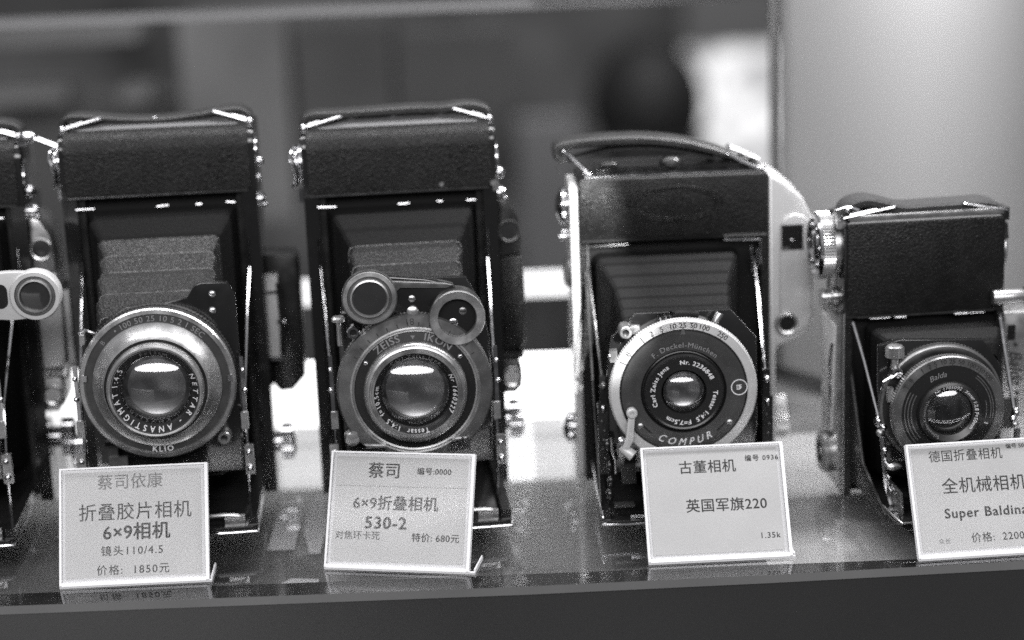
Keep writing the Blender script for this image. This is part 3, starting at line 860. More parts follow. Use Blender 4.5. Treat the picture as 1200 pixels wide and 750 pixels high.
# top end: chrome edge, black plate, arched strap on wire loops
b = MB()
b.box(-35, 44.5, 2.0, 6.0, 141.6, 143.0, 'chrome', .5); b.box(-35, 44.5, 1.2, 2.4, 141.3, 142.0, 'dark_metal', .2)
b.box(-30, 42, 8, 30, 141.5, 145.0, 'black_enamel', .8)
b.ball((-24, 10, 146), 2.2, 'black_satin', (2, 1, .7)); b.ball((4, 11, 145.6), 4.2, 'black_satin', (1.3, 1, .8)); b.ball((36, 10, 146), 2.2, 'black_satin', (2, 1, .7))
b.build('end_plate', c3)
b = MB()
b.ribbon([(-44.5, 148.4), (-47.0, 150.6), (-46.0, 154.2), (-38, 155.7), (-24, 156.3), (-8, 156.0), (8, 154.0), (20, 151.0), (30, 147.3), (33.8, 144.7)], 10, 25, [2.8, 4.2], 'strap_leather', 1.1, taper=1.2)
sst = b.build('strap', c3)
b = MB(); b.ribbon([(-42, 147.8), (-34, 149.6), (-22, 151.8), (-6, 152.0), (10, 149.6), (24, 146.0)], 12, 23, 1.2, 'fabric_strap', .4)
b.build('strap_lining', sst)
b = MB(); strap_loop(b, (-33.5, 6, 143.0), (-43.5, 12, 152.6), 2.6, .75); b.build('strap_loop', sst)
b = MB(); strap_loop(b, (42.5, 5, 142.6), (29.5, 11, 148.6), 2.8, .75)
strap_loop(b, (44.5, 22, 144.0), (31.5, 21, 150.0), 2.8, .75); b.build('strap_loop', sst)
b = MB(); b.tube([(-42, 9, 149), (-46.5, 6, 148.2), (-48.0, 6, 147.0), (-46.0, 6, 143.6)], .25, 'black_satin'); b.build('loose_thread', sst)
b = MB(); b.ball((-34, 6, 142.7), 1.9, 'chrome', (1.3, 1, .7)); b.build('strap_lug', c3)
b = MB(); b.ball((43.4, 6, 142.7), 1.9, 'chrome', (1.3, 1, .7)); b.build('strap_lug', c3)
# bed
b = MB()
b.prism(rrect(-36, 40, -73, 4, (3, 3, .5, .5)), 'xy', 6.6, 8.2, 'black_enamel', .5)
for x0, x1 in ((-36, -32.5), (36.5, 40)): b.box(x0+.1, x1-.1, -70.5, 2, 8.1, 12.5, 'black_enamel', .7)
b.box(-12, -8, -70, 0, 8.1, 9.6, 'black_satin', .4); b.box(8, 12, -70, 0, 8.1, 9.6, 'black_satin', .4)
bed = b.build('bed', c3)
b = MB()
b.tube(catmull([Vector(p) for p in ((-36, -8, 13), (-36.1, -40, 12.8), (-36.1, -66, 12.6), (-36, -71.5, 11.0), (-35.0, -73.2, 7.4), (-33.5, -73.4, 6.8), (0, -73.4, 6.8), (36, -73.4, 6.8), (39.5, -72.6, 7), (40, -66, 12.4), (40, -10, 13))], 5), .5, 'chrome')
b.tube([(-36.2, -1, 100), (-36.6, -25, 78), (-36.5, -50, 40), (-36.3, -64, 14)], .45, 'dark_metal')
b.build('bed_rim', bed)
b = MB()
b.box(-15.2, -10.5, -72.5, -66.5, 9.2, 17.0, 'bright_silver', .8)
for k in range(6): b.box(-15.0+k*.75, -14.6+k*.75, -72.8, -72.3, 9.8, 16.5, 'bright_silver')
b.build('focus_lever', bed)
b = MB()
for (x, y, z, r_) in ((-32, -60, 15, 2.0), (-31.6, -62, 22, 1.8), (-31.8, -60, 28, 1.7), (-32.2, -56, 36, 2.2)):
    b.ball((x, y, z), r_, 'black_enamel', (.8, 1, 1.6))
b.box(-30.5, -22, -68, -64, 12.3, 13.4, 'dark_metal', .3); b.box(-24, -17, -71.5, -70, 8.6, 10.0, 'chrome', .3)
b.box(-26.5, -20.5, -60, -58, 20, 28, 'black_satin', .6)
b.build('focus_linkage', bed)
for s in (-1, 1):
    b = MB(); ox = 2
    b.tube([(ox+s*37.4, 3, 103), (ox+s*36.6, -20, 88), (ox+s*35.2, -44, 66), (ox+s*35, -50, 60)], .7, 'chrome' if s > 0 else 'black_satin')
    b.box(ox+s*35-1.6, ox+s*35+1.6, -52, -50, 54, 66, 'black_enamel', .6); b.ball((ox+s*35, -52.4, 62), 1.7, 'chrome' if s > 0 else 'dark_metal'); b.ball((ox+s*35.2, -52.4, 52), 1.3, 'chrome')
    b.box(ox+s*35.4-2.2, ox+s*35.4+2.2, -52, -49, 22, 54, 'black_satin', .6)
    for k in range(7): b.ball((ox+s*35.4+.6*math.sin(k*2.1), -52.3, 25+k*4.2), .75, 'dark_metal')
    b.build('strut', c3)
bellows(c3, [(6, 33, 14, 108), (-6, 31, 15, 106), (-22, 26, 18, 99), (-36, 24.5, 22, 93), (-47, 24, 24, 88)], 8, 1.2, 'shaded_bellows', worn=False)
lz = 62.0
standard_plate(c3, [(-28, 22), (30, 22), (33, 40), (33, 80), (22, 93), (-18, 93), (-29, 82), (-32, 60), (-31, 40)], -50.5, -47, ())
b = MB()
b.lathe((0, -50.4, lz), [(29, 0), (30.2, 1), (30.2, 10)], 'black_enamel', 96)
for a in (97, 101.5, 106): 
    t = R(a); b.cyl((30.5*math.cos(t), -55, lz+30*math.sin(t)), (32.6*math.cos(t), -55, lz+32.4*math.sin(t)), .8, 'chrome', seg=10)
b.arc((0, -54, lz), 29, 32.5, 76, 94, 4, 'black_satin', 12)
t = R(62); b.cyl((29*math.cos(t), -58, lz+29*math.sin(t)), (35.5*math.cos(t), -57, lz+35.5*math.sin(t)), 1.6, 'satin_silver', r1=1.9, seg=14, bev=.4)
shu = b.build('shutter', c3)
ctr = (0, -61, lz)
b = MB()
b.knurl(ctr, 31.4, .2, 3.4, 170, 'bright_silver', .3)
b.lathe(ctr, [(31.1, 0.0), (31.1, .2)], 'satin_silver', 96)
b.lathe(ctr, [(31.2, 3.4), (30.6, 4.2), (27.3, 4.6), (27.0, 4.2)], 'bright_silver', 120)
b.build('speed_ring', shu)
b = MB()
b.lathe(ctr, [(27.0, 4.2), (26.6, 3.9), (26.2, 4.4), (22.6, 4.7), (22.0, 4.4), (19.5, 4.6), (18.2, 4.4)], ['lens_black', 'dark_metal'] + ['shutter_face']*4, 120)
b.lathe(ctr, [(18.2, 4.4), (17.4, 3.2), (17.0, 3.4), (16.8, 5.4), (16.0, 6.2), (15.4, 5.9)], ['ring_black']*5, 96)
b.lathe(ctr, [(15.4, 5.9), (9.6, 5.2), (9.2, 4.0)], 'ring_black', 96)
fp = b.build('face_plate', shu)
b = MB()
zt = ctr[1]
for s, a, w_ in (('T', 152, 0), ('B', 143, 0), ('1', 126.5, 0), ('2', 117, 0), ('5', 108, 0), ('10', 98.5, 0), ('25', 90, 0), ('50', 81, 0), ('100', 72, 0), ('250', 55, 0)):
    b.arc_text(s, 3.1, (0, zt-4.55, lz), 27.9, a, 'print_black', .012, 1.0)
    b.arc((0, zt-4.68, lz), 27.2, 28.0, a-.35, a+.35, .05, 'print_black', 2)
b.raw([(-.5, zt-4.9, lz+27.4), (.5, zt-4.9, lz+27.4), (1.1, zt-4.9, lz+25.0), (-1.1, zt-4.9, lz+25.0)], [(0, 1, 2, 3)], 'satin_silver')
b.arc_text('F. Deckel-München', 3.2, (0, zt-4.95, lz), 19.4, 88, 'print_grey', .01, 1.12)
b.arc_text('COMPUR', 4.4, (0, zt-4.95, lz), 23.6, -90, 'print_white', .006, 1.6, inward=True, slant=.35)
b.arc_text('Carl Zeiss Jena', 2.7, (0, zt-6.0, lz), 12.3, 163, 'print_white', .02, 1.12, tilt=.1)
b.arc_text('Nr. 2236848', 2.7, (0, zt-6.0, lz), 12.3, 61, 'print_white', .03, 1.12, tilt=.1)
b.arc_text('Tessar 1:4,5  F=7,5cm', 2.7, (0, zt-6.0, lz), 12.3, -62, 'print_white', .02, 1.12, tilt=.1)
b.arc_text('16 22', 1.9, (0, zt-4.95, lz), 25.8, -58, 'print_dim', inward=True)
lc = (23.4, zt-4.85, lz+1)
b.arc(lc, 3.1, 3.5, 0, 360, .1, 'print_white', 40); pass
b.text('D', 3.0, (23.2, zt-4.96, lz), (1, 0, 0), (0, 0, 1), 'print_white', .0)
b.text('F', 3.3, (23.7, zt-5.0, lz-.1), (1, 0, 0), (0, 0, 1), 'print_white', .0)
b.build('lettering', fp)
b = MB()
for x in (-18.6, 19.2):
    s = 1 if x > 0 else -1
    b.arc((0, zt-4.5, lz), 22.2, 22.8, -140 if s < 0 else -52, -128 if s < 0 else -40, .25, 'lens_black', 6)
    screw(b, x, zt-4.6, lz-14.4, 1.35, 'satin_silver'); b.build('screw', fp); b = MB()
lens_glass(fp, (0, zt-4.6, lz), 8.9, 3.0, 7, 'lens_inner')
b = MB()
b.prism([(-23.5, lz-6.5), (-20.8, lz-6.9), (-22.0, lz-20), (-24.4, lz-24), (-27, lz-23.0), (-25.0, lz-18)], 'xz', -69, -67.8, 'bright_silver', .4)
b.lathe((-22.3, -68.8, lz-7.6), [(2.3, -2), (2.3, .6), (1.7, 1.2), (.9, 1.2), (.7, .5), (0, .5)], 'bright_silver', 24)
b.ball((-27.0, -67.5, lz-20), 2.0, 'chrome'); b.cyl((-27, -66, lz-23), (-22, -68, lz-27), 2.0, 'bright_silver', r1=2.6, seg=16, bev=.5)
b.tube([(-31, -63, lz-20), (-30.8, -63, lz-26), (-29.4, -63, lz-30), (-29.4, -63, lz-36)], .5, 'satin_silver')
b.build('shutter_lever', shu)
b = MB()
b.lathe((-23.6, -60, lz+25.8), [(2.8, -6), (2.8, 2), (2.4, 2.6), (1.5, 2.6), (1.2, .6), (0, .6)], ['grey_metal']+['satin_silver']*3+['lens_black'], 28)
b.prism([(-22, lz+24.5), (-17, lz+23.6), (-17.5, lz+28), (-21.5, lz+28.4)], 'xz', -60, -57, 'grey_metal', .6)
b.box(-30.4, -27.4, -62, -58, lz+13, lz+18, 'satin_silver', .6); b.ball((-30.4, -61, lz+15.5), 1.1, 'chrome')
b.build('cable_socket', shu)

# ------------------------------------------------------------------ fourth camera: small 35 mm folder on the right
c4 = thing('folding_camera', 'smallest folding camera, with a lumpy cloth strap and knurled dial beside its leather cover', 'camera', (184, -29, 0), R(4.5), G)
b = MB()
b.prism(rrect(-39.6, 31.5, 81.5, 124.5, (0, 0, 3, 3)), 'xz', .5, 33, 'black_enamel', .9)
b.box(-39.6, 31.5, 8, 33, 0, 81.4, 'black_enamel', .9)
b.box(-39.6, -36.2, .5, 7.9, 0.2, 81.4, 'black_satin', .6); b.box(28.5, 31.5, .5, 7.9, .2, 81.4, 'black_satin', .6)
b.box(-36.1, 28.4, 7.5, 7.95, 1, 81.3, 'bay_black')
body = b.build('body', c4)
b = MB(); b.prism(rrect(-38.6, 30.4, 82.8, 123.8, (.5, .5, 2, 2)), 'xz', -.5, .6, 'leather', .5)
b.build('leather_cover', body)
b = MB()
for x, l_ in ((-24, 9), (-15, 5), (12, 6), (19, 7)): b.cyl((x-l_/2, -.2, 81.2), (x+l_/2, -.2, 81.2), .7 if l_ < 7 else .4, 'chrome', seg=10)
b.box(-34, 27, .2, .6, 81.6, 82.2, 'dark_metal'); b.build('hinge', body)
b = MB()
b.box(-42.2, -39.5, 3, 30, 12, 82, 'satin_silver', .8)
b.tube([(-39.8, .3, 2), (-39.8, .3, 60), (-39.7, .3, 84)], .45, 'satin_silver')
b.build('side_plate', c4)
b = MB()
kz = 111
b.lathe((-39.7, 18, kz), [(0, 0), (13, 0), (13, 2.4), (14.2, 2.8)], 'satin_silver', 60, axis='x', sgn=-1)
b.knurl((-39.7, 18, kz), 15.0, 2.8, 8.0, 64, 'satin_silver', .5, 'x', -1)
b.lathe((-39.7, 18, kz), [(14.6, 8.0), (13.8, 9.2), (12.2, 9.6), (11, 8.6), (7.2, 8.6), (6.2, 9.8), (4, 10.4), (0, 10.4)], 'chrome', 60, axis='x', sgn=-1)
for k in range(6):
    t = 2*math.pi*k/6; b.ball((-39.7-9.0, 18+9.2*math.cos(t), kz+9.2*math.sin(t)), 1.5, 'chrome', (.6, 1, 1), 10)
b.build('film_dial', c4)
b = MB()
b.lathe((-39.7, 16, 88), [(0, 0), (4.6, 0), (4.6, 2), (3.4, 2.4), (3.4, 5.4), (4.2, 5.6), (4.0, 6.6), (0, 6.8)], 'satin_silver', 32, axis='x', sgn=-1)
b.build('release_knob', c4)
b = MB()
b.prism([(3, 78), (27, 79), (27, 58), (23, 45), (24, 30), (9, 28), (6, 50)], 'yz', -43.4, -42.1, 'bright_silver', .4)
b.tube([(-43.6, 5, 70), (-44, 8, 60), (-43.6, 8, 40), (-43.4, 12, 30)], .8, 'chrome')
b.build('counter_plate', c4)
b = MB()
b.lathe((-39.7, 14, 17), [(0, 0), (9, 0), (9.2, 3), (9.6, 5.6), (8.6, 7.2), (5.5, 7.6), (4.5, 6.4), (2.4, 6.2), (2.0, 7.0), (0, 7.2)], ['satin_silver']*5+['dark_metal']*2+['satin_silver']*2, 48, axis='x', sgn=-1)
b.build('rewind_knob', c4)
b = MB()
b.lathe((25.2, -2.5, 88.2), [(0, 0), (3.0, 0), (3.3, .6), (3.3, 13.2), (2.8, 14)], 'satin_silver', 32, axis='x', sgn=1)
b.lathe((25.2, -2.5, 88.2), [(2.8, 14), (4.4, 14.4), (4.6, 16.5), (3.4, 18), (0, 18.2)], 'grey_metal', 32, axis='x', sgn=1)
b.build('shutter_release', c4)
b = MB()
b.prism(rrect(31.8, 47, 14, 80, (1, 3, 3, 1)), 'xz', 3, 30, 'satin_silver', .8)
tp = b.build('top_plate', c4)
b = MB()
b.box(34.2, 37.6, 2.4, 3.1, 67, 74, 'lens_black', .2); b.build('finder_window', tp); b = MB(); b.box(33, 39.5, 2.4, 3.1, 26, 40, 'shutter_face', .3)
b.build('finder_window', tp)
b = MB()
b.text('• Balda •', 7.6, (36.0, 2.85, 54.0), (0.06, 0, -1), (1, 0, 0.06), 'ink', .01, .98, slant=.3)
b.build('lettering', tp)
b = MB(); b.lathe((31.4, 16, 106), [(0, 0), (11, 0), (11, 2.0), (9, 3.2), (0, 3.4)], 'satin_silver', 48, axis='x', sgn=1)
b.prism([(8, 119), (24, 119), (26, 112), (6, 112)], 'yz', 31.4, 35, 'black_enamel', .8)
b.build('side_cap', c4)
b = MB()
b.prism([(-37, 124.4), (31, 124.4), (30, 127.0), (-38.5, 127.0)], 'xz', 1.5, 20, 'satin_silver', .5)
b.build('end_plate', c4)
b = MB()
b.ribbon([(-37.0, 124.0), (-38.2, 127.4), (-35.6, 130.6), (-29.5, 132.0), (-22, 130.4), (-13, 127.8), (2, 127.8), (16, 128.0), (23, 128.2), (28.4, 126.8), (30.6, 124.2), (28.6, 122.6)], 3, 18, [2.8, 4.4], 'fabric_strap', 1.1)
b.ribbon([(-35, 124.8), (-28, 126.6), (-16, 125.0), (10, 124.8), (26, 124.6)], 4, 17, 2.6, 'fabric_strap', .8)
fs4 = b.build('strap', c4)
b = MB()
strap_loop(b, (32.4, 3.2, 126.0), (14, 2.4, 129.6), 1.8, .5); b.build('strap_loop', fs4)
b = MB(); strap_loop(b, (-40.0, 3.2, 126.2), (-18, 2.4, 130.2), 1.8, .6)
b.tube([(-40.6, 3, 125), (-42.6, 3, 129.6), (-38.2, 2.6, 130.8), (-33, 2.2, 129.2)], .9, 'chrome')
b.ball((-38, 2.2, 129.6), 1.3, 'chrome')
b.build('strap_loop', fs4)
b = MB()
b.box(-42, -38.4, 4, 12, 121, 126.6, 'satin_silver', .6); b.build('strap_lug', c4)
b = MB(); b.box(31.2, 34, 4, 12, 121, 126.4, 'black_enamel', .6); b.build('strap_lug', c4)
# bed and arms
b = MB()
b.prism([(-37, 4), (-31, -56), (-29.5, -58.5), (26.5, -58.5), (28, -56), (29, 4)], 'xy', 7.0, 9.4, 'black_enamel', .6)
b.prism([(3, 9), (-56.5, 9), (-56.5, 12), (-20, 22), (3, 60)], 'yz', -36.6, -35.4, 'black_satin', .3)
b.prism([(-30.2, 7.0), (-24, 1.8), (20, 1.8), (27, 7.0)], 'xz', -58.2, -50, 'black_enamel', .5)
b.box(-12, -8, -54, 0, 9.3, 11, 'black_satin', .3); b.box(8, 12, -54, 0, 9.3, 11, 'black_satin', .3)
bed = b.build('bed', c4)
b = MB(); b.tube([(-36, -4, 9.6), (-31.2, -55.5, 9.6), (-29.6, -58.9, 8.6), (0, -59, 8.6), (26, -58.9, 8.6)], .5, 'satin_silver'); b.build('bed_rim', bed)
for s in (-1, 1):
    b = MB(); ox = -3.4
    b.tube([(ox+s*32.6, -.5, 80), (ox+s*31, -14, 66), (ox+s*29.4, -32, 46)], .85, 'chrome')
    b.ball((ox+s*29.8, -33, 45), 2.2, 'chrome', (.8, 1, 1.2)); b.ball((ox+s*29.2, -34, 40.5), 1.8, 'satin_silver'); b.ball((ox+s*28.0, -35, 43), 1.6, 'chrome')
    b.prism([(ox+s*30.4, 40), (ox+s*27.8, 40), (ox+s*26.6, 24), (ox+s*24.6, 19), (ox+s*24.6, 8.6), (ox+s*25.8, 8.6), (ox+s*28.6, 18), (ox+s*29.2, 26)], 'xz', -38.5, -37.2, 'chrome', .3)
    b.prism([(ox+s*25.6, 19), (ox+s*24.2, 19), (ox+s*23.4, 10), (ox+s*24.4, 9.4)], 'xz', -52, -37.3, 'satin_silver', .3)
    for k in range(4): b.ball((ox+s*(28.4-k*.9), -39, 34-k*6.0), 1.2-.1*k, 'chrome')
    b.build('strut', c4)
bellows(c4, [(5, 30, 10, 79), (-8, 28, 12, 77), (-24, 22, 16, 76), (-29, 20, 20, 72)], 7, 1.2, 'shaded_bellows', worn=False)
LX, lz = -6.5, 51.5
standard_plate(c4, [(-30, 22), (18, 22), (20, 40), (20, 66), (12, 78), (-24, 80), (-33, 78), (-33, 60), (-31, 40)], -31.5, -28.5, ())
b = MB()
b.lathe((LX, -31.4, lz), [(23, 0), (26.4, .6), (26.6, 3.2), (25.6, 4.0), (22, 4.2)], ['dark_metal', 'grey_metal', 'grey_metal', 'black_satin'], 90)
b.knurl((LX, -31.4, lz), 26.9, .9, 3.0, 110, 'dark_metal', .3)
b.lathe((LX, -31.4, lz), [(22, 4.2), (22.6, 9.5)], 'black_satin', 90)
shu = b.build('shutter', c4)
ctr = (LX, -42, lz); zt = ctr[1]
b = MB()
b.knurl(ctr, 24.3, -1, 2.2, 130, 'grey_metal', .3)
b.lathe(ctr, [(24.1, 2.2), (23.6, 2.9), (20.2, 3.3), (19.9, 2.8)], 'grey_metal', 96)
b.build('speed_ring', shu)
b = MB()
b.lathe(ctr, [(19.9, 2.8), (14.0, 3.2), (13.6, 4.6), (13.2, 5.6), (12.2, 6.0), (9.8, 4.6), (9.5, 3.6)], 'ring_black', 96)
for a0, a1 in ((150, 222), (-12, 52)):
    for rr_ in ((18.6, 17.2, 15.8) if a0 > 0 else (18.8, 17.8)): b.arc((LX, zt-2.95, lz), rr_, rr_+.5, a0, a1, .25, 'grey_metal', 24)
b.arc((LX, zt-3.0, lz), 15.9, 16.3, -14, 14, .3, 'grey_metal', 12)
fp = b.build('face_plate', shu)
b = MB()
for s, a in (('T', 147), ('B', 138), ('1', 122), ('2', 113), ('5', 106), ('10', 97), ('25', 87), ('50', 77), ('100', 65), ('250', 53), ('500', 41)):
    b.arc_text(s, 2.7, (LX, zt-3.22, lz), 21.0, a, 'print_black', .015)
    b.arc((LX, zt-3.35, lz), 20.3, 20.9, a-.4, a+.4, .05, 'print_black', 2)
b.arc_text('Balda', 3.4, (LX, zt-3.2, lz), 15.4, 108, 'print_grey', .0, slant=.3)
b.arc_text('Schneider-Kreuznach', 2.0, (LX, zt-5.3, lz), 10.6, 196, 'print_grey', .006, 1.05, tilt=.5)
b.arc_text('Nr 1785092', 2.2, (LX, zt-5.3, lz), 10.6, 96, 'print_white', .006, 1.05, tilt=.5)
b.arc_text('Xenar 1:2,8 F=50mm', 2.0, (LX, zt-5.3, lz), 10.6, 8, 'print_white', .006, 1.05, tilt=.5)
b.arc_text('3', 2.2, (LX, zt-3.2, lz), 16.4, -20, 'print_white', .0)
b.build('lettering', fp)
lens_glass(fp, (LX, zt-4.2, lz), 9.5, 2.2, 7, 'lens_inner_dim')
b = MB()
kc = (-27.6, -37, 72.5)
b.knurl(kc, 4.0, 2.0, 6.4, 22, 'satin_silver', .5, 'z', 1)
b.lathe(kc, [(0, -3), (1.6, -3), (1.6, 1.2), (3.6, 2.0)], 'satin_silver', 30, axis='z', sgn=1); b.lathe(kc, [(3.6, 6.4), (3.0, 7.0), (0, 7.1)], 'satin_silver', 30, axis='z', sgn=1)
b.build('screw_knob', shu)
b = MB()
b.lathe((-27.2, -39, 68.2), [(2.2, -4), (2.2, 1.4), (1.2, 1.4), (1.0, .4), (0, .4)], ['chrome']*3+['lens_black'], 20)
b.tube([(-26.5, -39, 68), (-30, -40.5, 66.5), (-33, -40.5, 64.8), (-34, -40.5, 61.4)], .7, 'chrome')
b.box(-31.4, -29.0, -41, -38, 56, 62, 'satin_silver', .8); b.build('shutter_lever', shu); b = MB(); b.ball((-29, -43, 28), 1.7, 'satin_silver', (2, 1, 1))
b.build('shutter_lever', shu)

# ------------------------------------------------------------------ price signs in clear holders
GS = 'acrylic price signs in front of the cameras'
def price_sign(label, x, y, yaw, lean, w_, h, lines, rule=None, foot=16, over=1.0):
    root = thing('price_sign', label, 'sign', (x, y, 0), R(yaw), GS)
    L = R(lean); U = Vector((1, 0, 0)); V = Vector((0, math.sin(L), math.cos(L))); N = Vector((0, -math.cos(L), math.sin(L)))
    O = Vector((-w_/2, 0, .8))
    def slab(b, x0, x1, z0, z1, n0, n1, mat):
        vs = [O + U*a + V*c + N*d for a in (x0, x1) for d in (n0, n1) for c in (z0, z1)]
        b.raw(vs, [(0,1,3,2),(4,6,7,5),(0,4,5,1),(2,3,7,6),(0,2,6,4),(1,5,7,3)], mat)
    # holder: two clear sheets whose cut edges are frosted, and a foot running back
    b = MB()
    slab(b, .9, w_-1.3, 1.3, h-.9, .0, .9, 'acrylic'); slab(b, .9, w_-1.3, 1.3, h-.9, -2.0, -1.1, 'acrylic')
    ho = b.build('holder', root, smooth=False)
    b = MB()
    for n0 in (-2.0, 0.0):
        slab(b, 0, .9, 0, h-.2, n0, n0+.9, 'frosted_edge'); slab(b, w_-1.3, w_, 0, h-.2, n0, n0+.9, 'frosted_edge')
        slab(b, .9, w_-1.3, h-.9, h-.2, n0, n0+.9, 'frosted_edge')
    slab(b, .9, w_-1.3, -.3, 1.3, -2.0, .9, 'frosted_edge')
    b.build('cut_edge', ho, smooth=False)
    b = MB(); b.box(-w_/2+2, w_/2+over, 1.2, foot, 0.02, 1.4, 'acrylic'); 
    b.box(w_/2+over-.6, w_/2+over+.1, .7, foot, .01, 1.8, 'frosted_edge'); b.box(-w_/2, w_/2+over, -.6, .6, 0.01, .9, 'frosted_edge', .2)
    b.build('foot', ho, smooth=False)
    b = MB(); slab(b, .95, w_-1.35, 1.35, h-.95, -1.0, -.4, 'paper_border'); slab(b, 2.4, w_-3.0, 2.9, h-2.2, -.41, -.15, 'paper')
    cdo = b.build('card', root, smooth=False)
    b = MB()
    for s, u, v, size, bold, spc, mat in lines:
        b.text(s, size, O + U*(u*w_) + V*((1-v)*h) + N*(-.11), U, V, mat, bold, spc)
    if rule:
        k = 3.0
        while k < w_-3: slab(b, k, k+.55, (1-rule)*h, (1-rule)*h+.22, -.13, -.1, 'ink_faint'); k += .95
    b.build('lettering', cdo, smooth=False)
    return root
price_sign('price sign reading 6×9相机 and 1850元 below the silver stepped lens', -158.9, -104.0, 1.4, 26.7, 61.3, 48.7, [
    ('蔡司依康', .475, .185, 6.7, .008, 1.05, 'ink_faint'), ('折叠胶片相机', .507, .447, 7.6, .004, 1.06, 'ink'),
    ('6×9相机', .515, .62, 7.6, .022, 1.04, 'ink'), ('镜头110/4.5', .485, .755, 4.5, .008, 1.18, 'ink'), ('价格:  1850元', .49, .915, 4.5, .006, 1.2, 'ink')])
price_sign('tilted price sign reading 530-2 with a dotted rule under its top line', -51.6, -100.1, -11.0, 27.3, 61.5, 48.8, [
    ('蔡司', .375, .215, 7.0, .016, 1.04, 'ink'), ('编号:0000', .72, .185, 3.3, .025, 1.08, 'ink'), ('6×9折叠相机', .465, .49, 6.4, .022, 1.04, 'ink'),
    ('530-2', .405, .66, 7.0, .034, 1.12, 'ink'), ('对焦环卡死', .215, .75, 3.9, .004, 1.0, 'ink'), ('特价: 680元', .755, .755, 3.9, .018, 1.06, 'ink')], rule=.30, over=2.4)
price_sign('price sign reading 英国军旗220, mostly blank white card', 82.0, -102.6, 1.6, 33.0, 59.6, 48.6, [
    ('古董相机', .46, .235, 5.9, .01, 1.05, 'ink'), ('编号 0936', .845, .155, 2.9, .02, 1.2, 'ink'), ('英国军旗220', .572, .575, 6.0, .012, 1.05, 'ink'), ('1.35k', .857, .835, 3.4, .012, 1.15, 'ink')])
price_sign('price sign reading Super Baldina, cut off by the right picture edge', 192.6, -108.5, 4.0, 28.9, 62.0, 47.4, [
    ('德国折叠相机', .40, .16, 5.1, .002, 1.04, 'ink'), ('编号 5092', .76, .085, 2.3, .02, 1.05, 'ink'), ('全机械相机', .50, .44, 7.0, .006, 1.04, 'ink'),
    ('Super Baldina', .49, .665, 5.6, .026, 1.12, 'ink'), ('价格:  2200元', .585, .88, 4.3, .008, 1.1, 'ink'), ('众长', .19, .88, 2.5, .0, 1.1, 'ink_faint')])

# ------------------------------------------------------------------ behind the cameras
b = MB(); b.box(-420, 92, 98, 104, .1, 33, 'backlight', .5)
tag(b.build('light_panel'), 'bright white backlit strip standing on the shelf behind the black cameras', 'light panel')
b = MB(); b.box(-420, 96, 176, 182, 43.5, 57, 'rail_glow', 1)
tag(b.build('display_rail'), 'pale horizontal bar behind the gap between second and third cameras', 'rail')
# curved pale screen on the right
b = MB(); pts = []; N = 60
def cy(x): return 122 + (.011 if x < 214 else .0095)*(x-214)**2 if x < 300 else cy(299.9) + 1.2*(x-299.9)
for i in range(N+1):
    x = 146+320*i/N; pts.append((x, cy(x)))
for i in range(N, -1, -1):
    x = 146+320*i/N; pts.append((x, cy(x)+4))
b.prism(pts, 'xy', .2, 420, 'curtain')
tag(b.build('display_screen', ang=60), 'pale upright curved sheet behind the smallest camera', 'screen')
b = MB(); b.box(141, 145, 178, 186, .2, 420, 'shop_mid', .5)
tag(b.build('case_post'), 'thin dark upright post along the edge of the pale curved sheet', 'post')
b = MB(); b.box(-600, 139, 300, 312, 186.0, 190, 'rail_metal', 1); b.box(20, 139, 297, 312, 190.4, 215, 'shop_dark', 1)
tag(b.build('case_rail'), 'blurred metal rail across the top behind the cameras', 'rail')
# white cards lying under the glass
def card(label, pts, z=-11.6, mt_='white_paint'):
    b = MB(); b.prism(pts, 'xy', z, z+.5, mt_); tag(b.build('paper_card', smooth=False), label, 'card', 'white cards under the glass shelf')
card('white card under the glass left of the 530-2 sign', [(-112, -42), (-100, -42), (-100, 8), (-112, 8)])
card('narrow torn white card under the glass close to the 530-2 sign', [(-98, -20), (-93, -48), (-88, -48), (-87, 24), (-94, 30), (-98, 20)])
card('white card under the front of the glass left of the 530-2 sign', [(-110, -93), (-86, -93), (-86, -78), (-98, -76)])
card('white card under the front of the glass between the 530-2 and 220 signs', [(-8, -99), (21, -99), (21, -86), (-8, -84)])
card('large pale grey sheet under the glass beneath the smallest camera', [(104, -82), (300, -80), (300, 90), (104, 90)], mt_='sheet_grey')
# goods standing in the shop far behind, out of focus
def goods(name, label, cat, x0, x1, z0, z1, y, mat, d=60):
    b = MB(); b.box(x0, x1, y, y+d, z0, z1, mat, 3); return tag(b.build(name), label, cat, 'blurred goods in the shop behind')
goods('storage_box', 'blurred grey box behind the strap of the stepped lens camera', 'box', -285, -190, -60, 122, 900, 'shop_grey')
goods('storage_box', 'blurred dark box behind the gap between the first two tall cameras', 'box', -181, -98, -70, 112, 900, 'shop_mid')
goods('storage_box', 'blurred dark box above the chipped corner of the second tall camera', 'box', -90, 10, 34, 101, 900, 'shop_mid')
goods('storage_box', 'blurred pale thin box at the far left edge', 'box', -460, -388, 53, 66, 900, 'shop_pale')
goods('storage_box', 'blurred small pale box right of the thin pale box', 'box', -341, -314, 51, 62, 900, 'shop_pale')
goods('storage_box', 'blurred pale grey upright box behind the raised strap end of the silver sided camera', 'box', 18, 100, -360, -130, 1800, 'jacket_pale')
goods('storage_box', 'blurred long pale box under the rail at far left', 'box', -480, -321, 106, 117, 900, 'shop_pale')
goods('storage_box', 'blurred tall dark box at far left behind the cut off camera', 'box', -470, -300, -110, 46, 960, 'shop_mid')
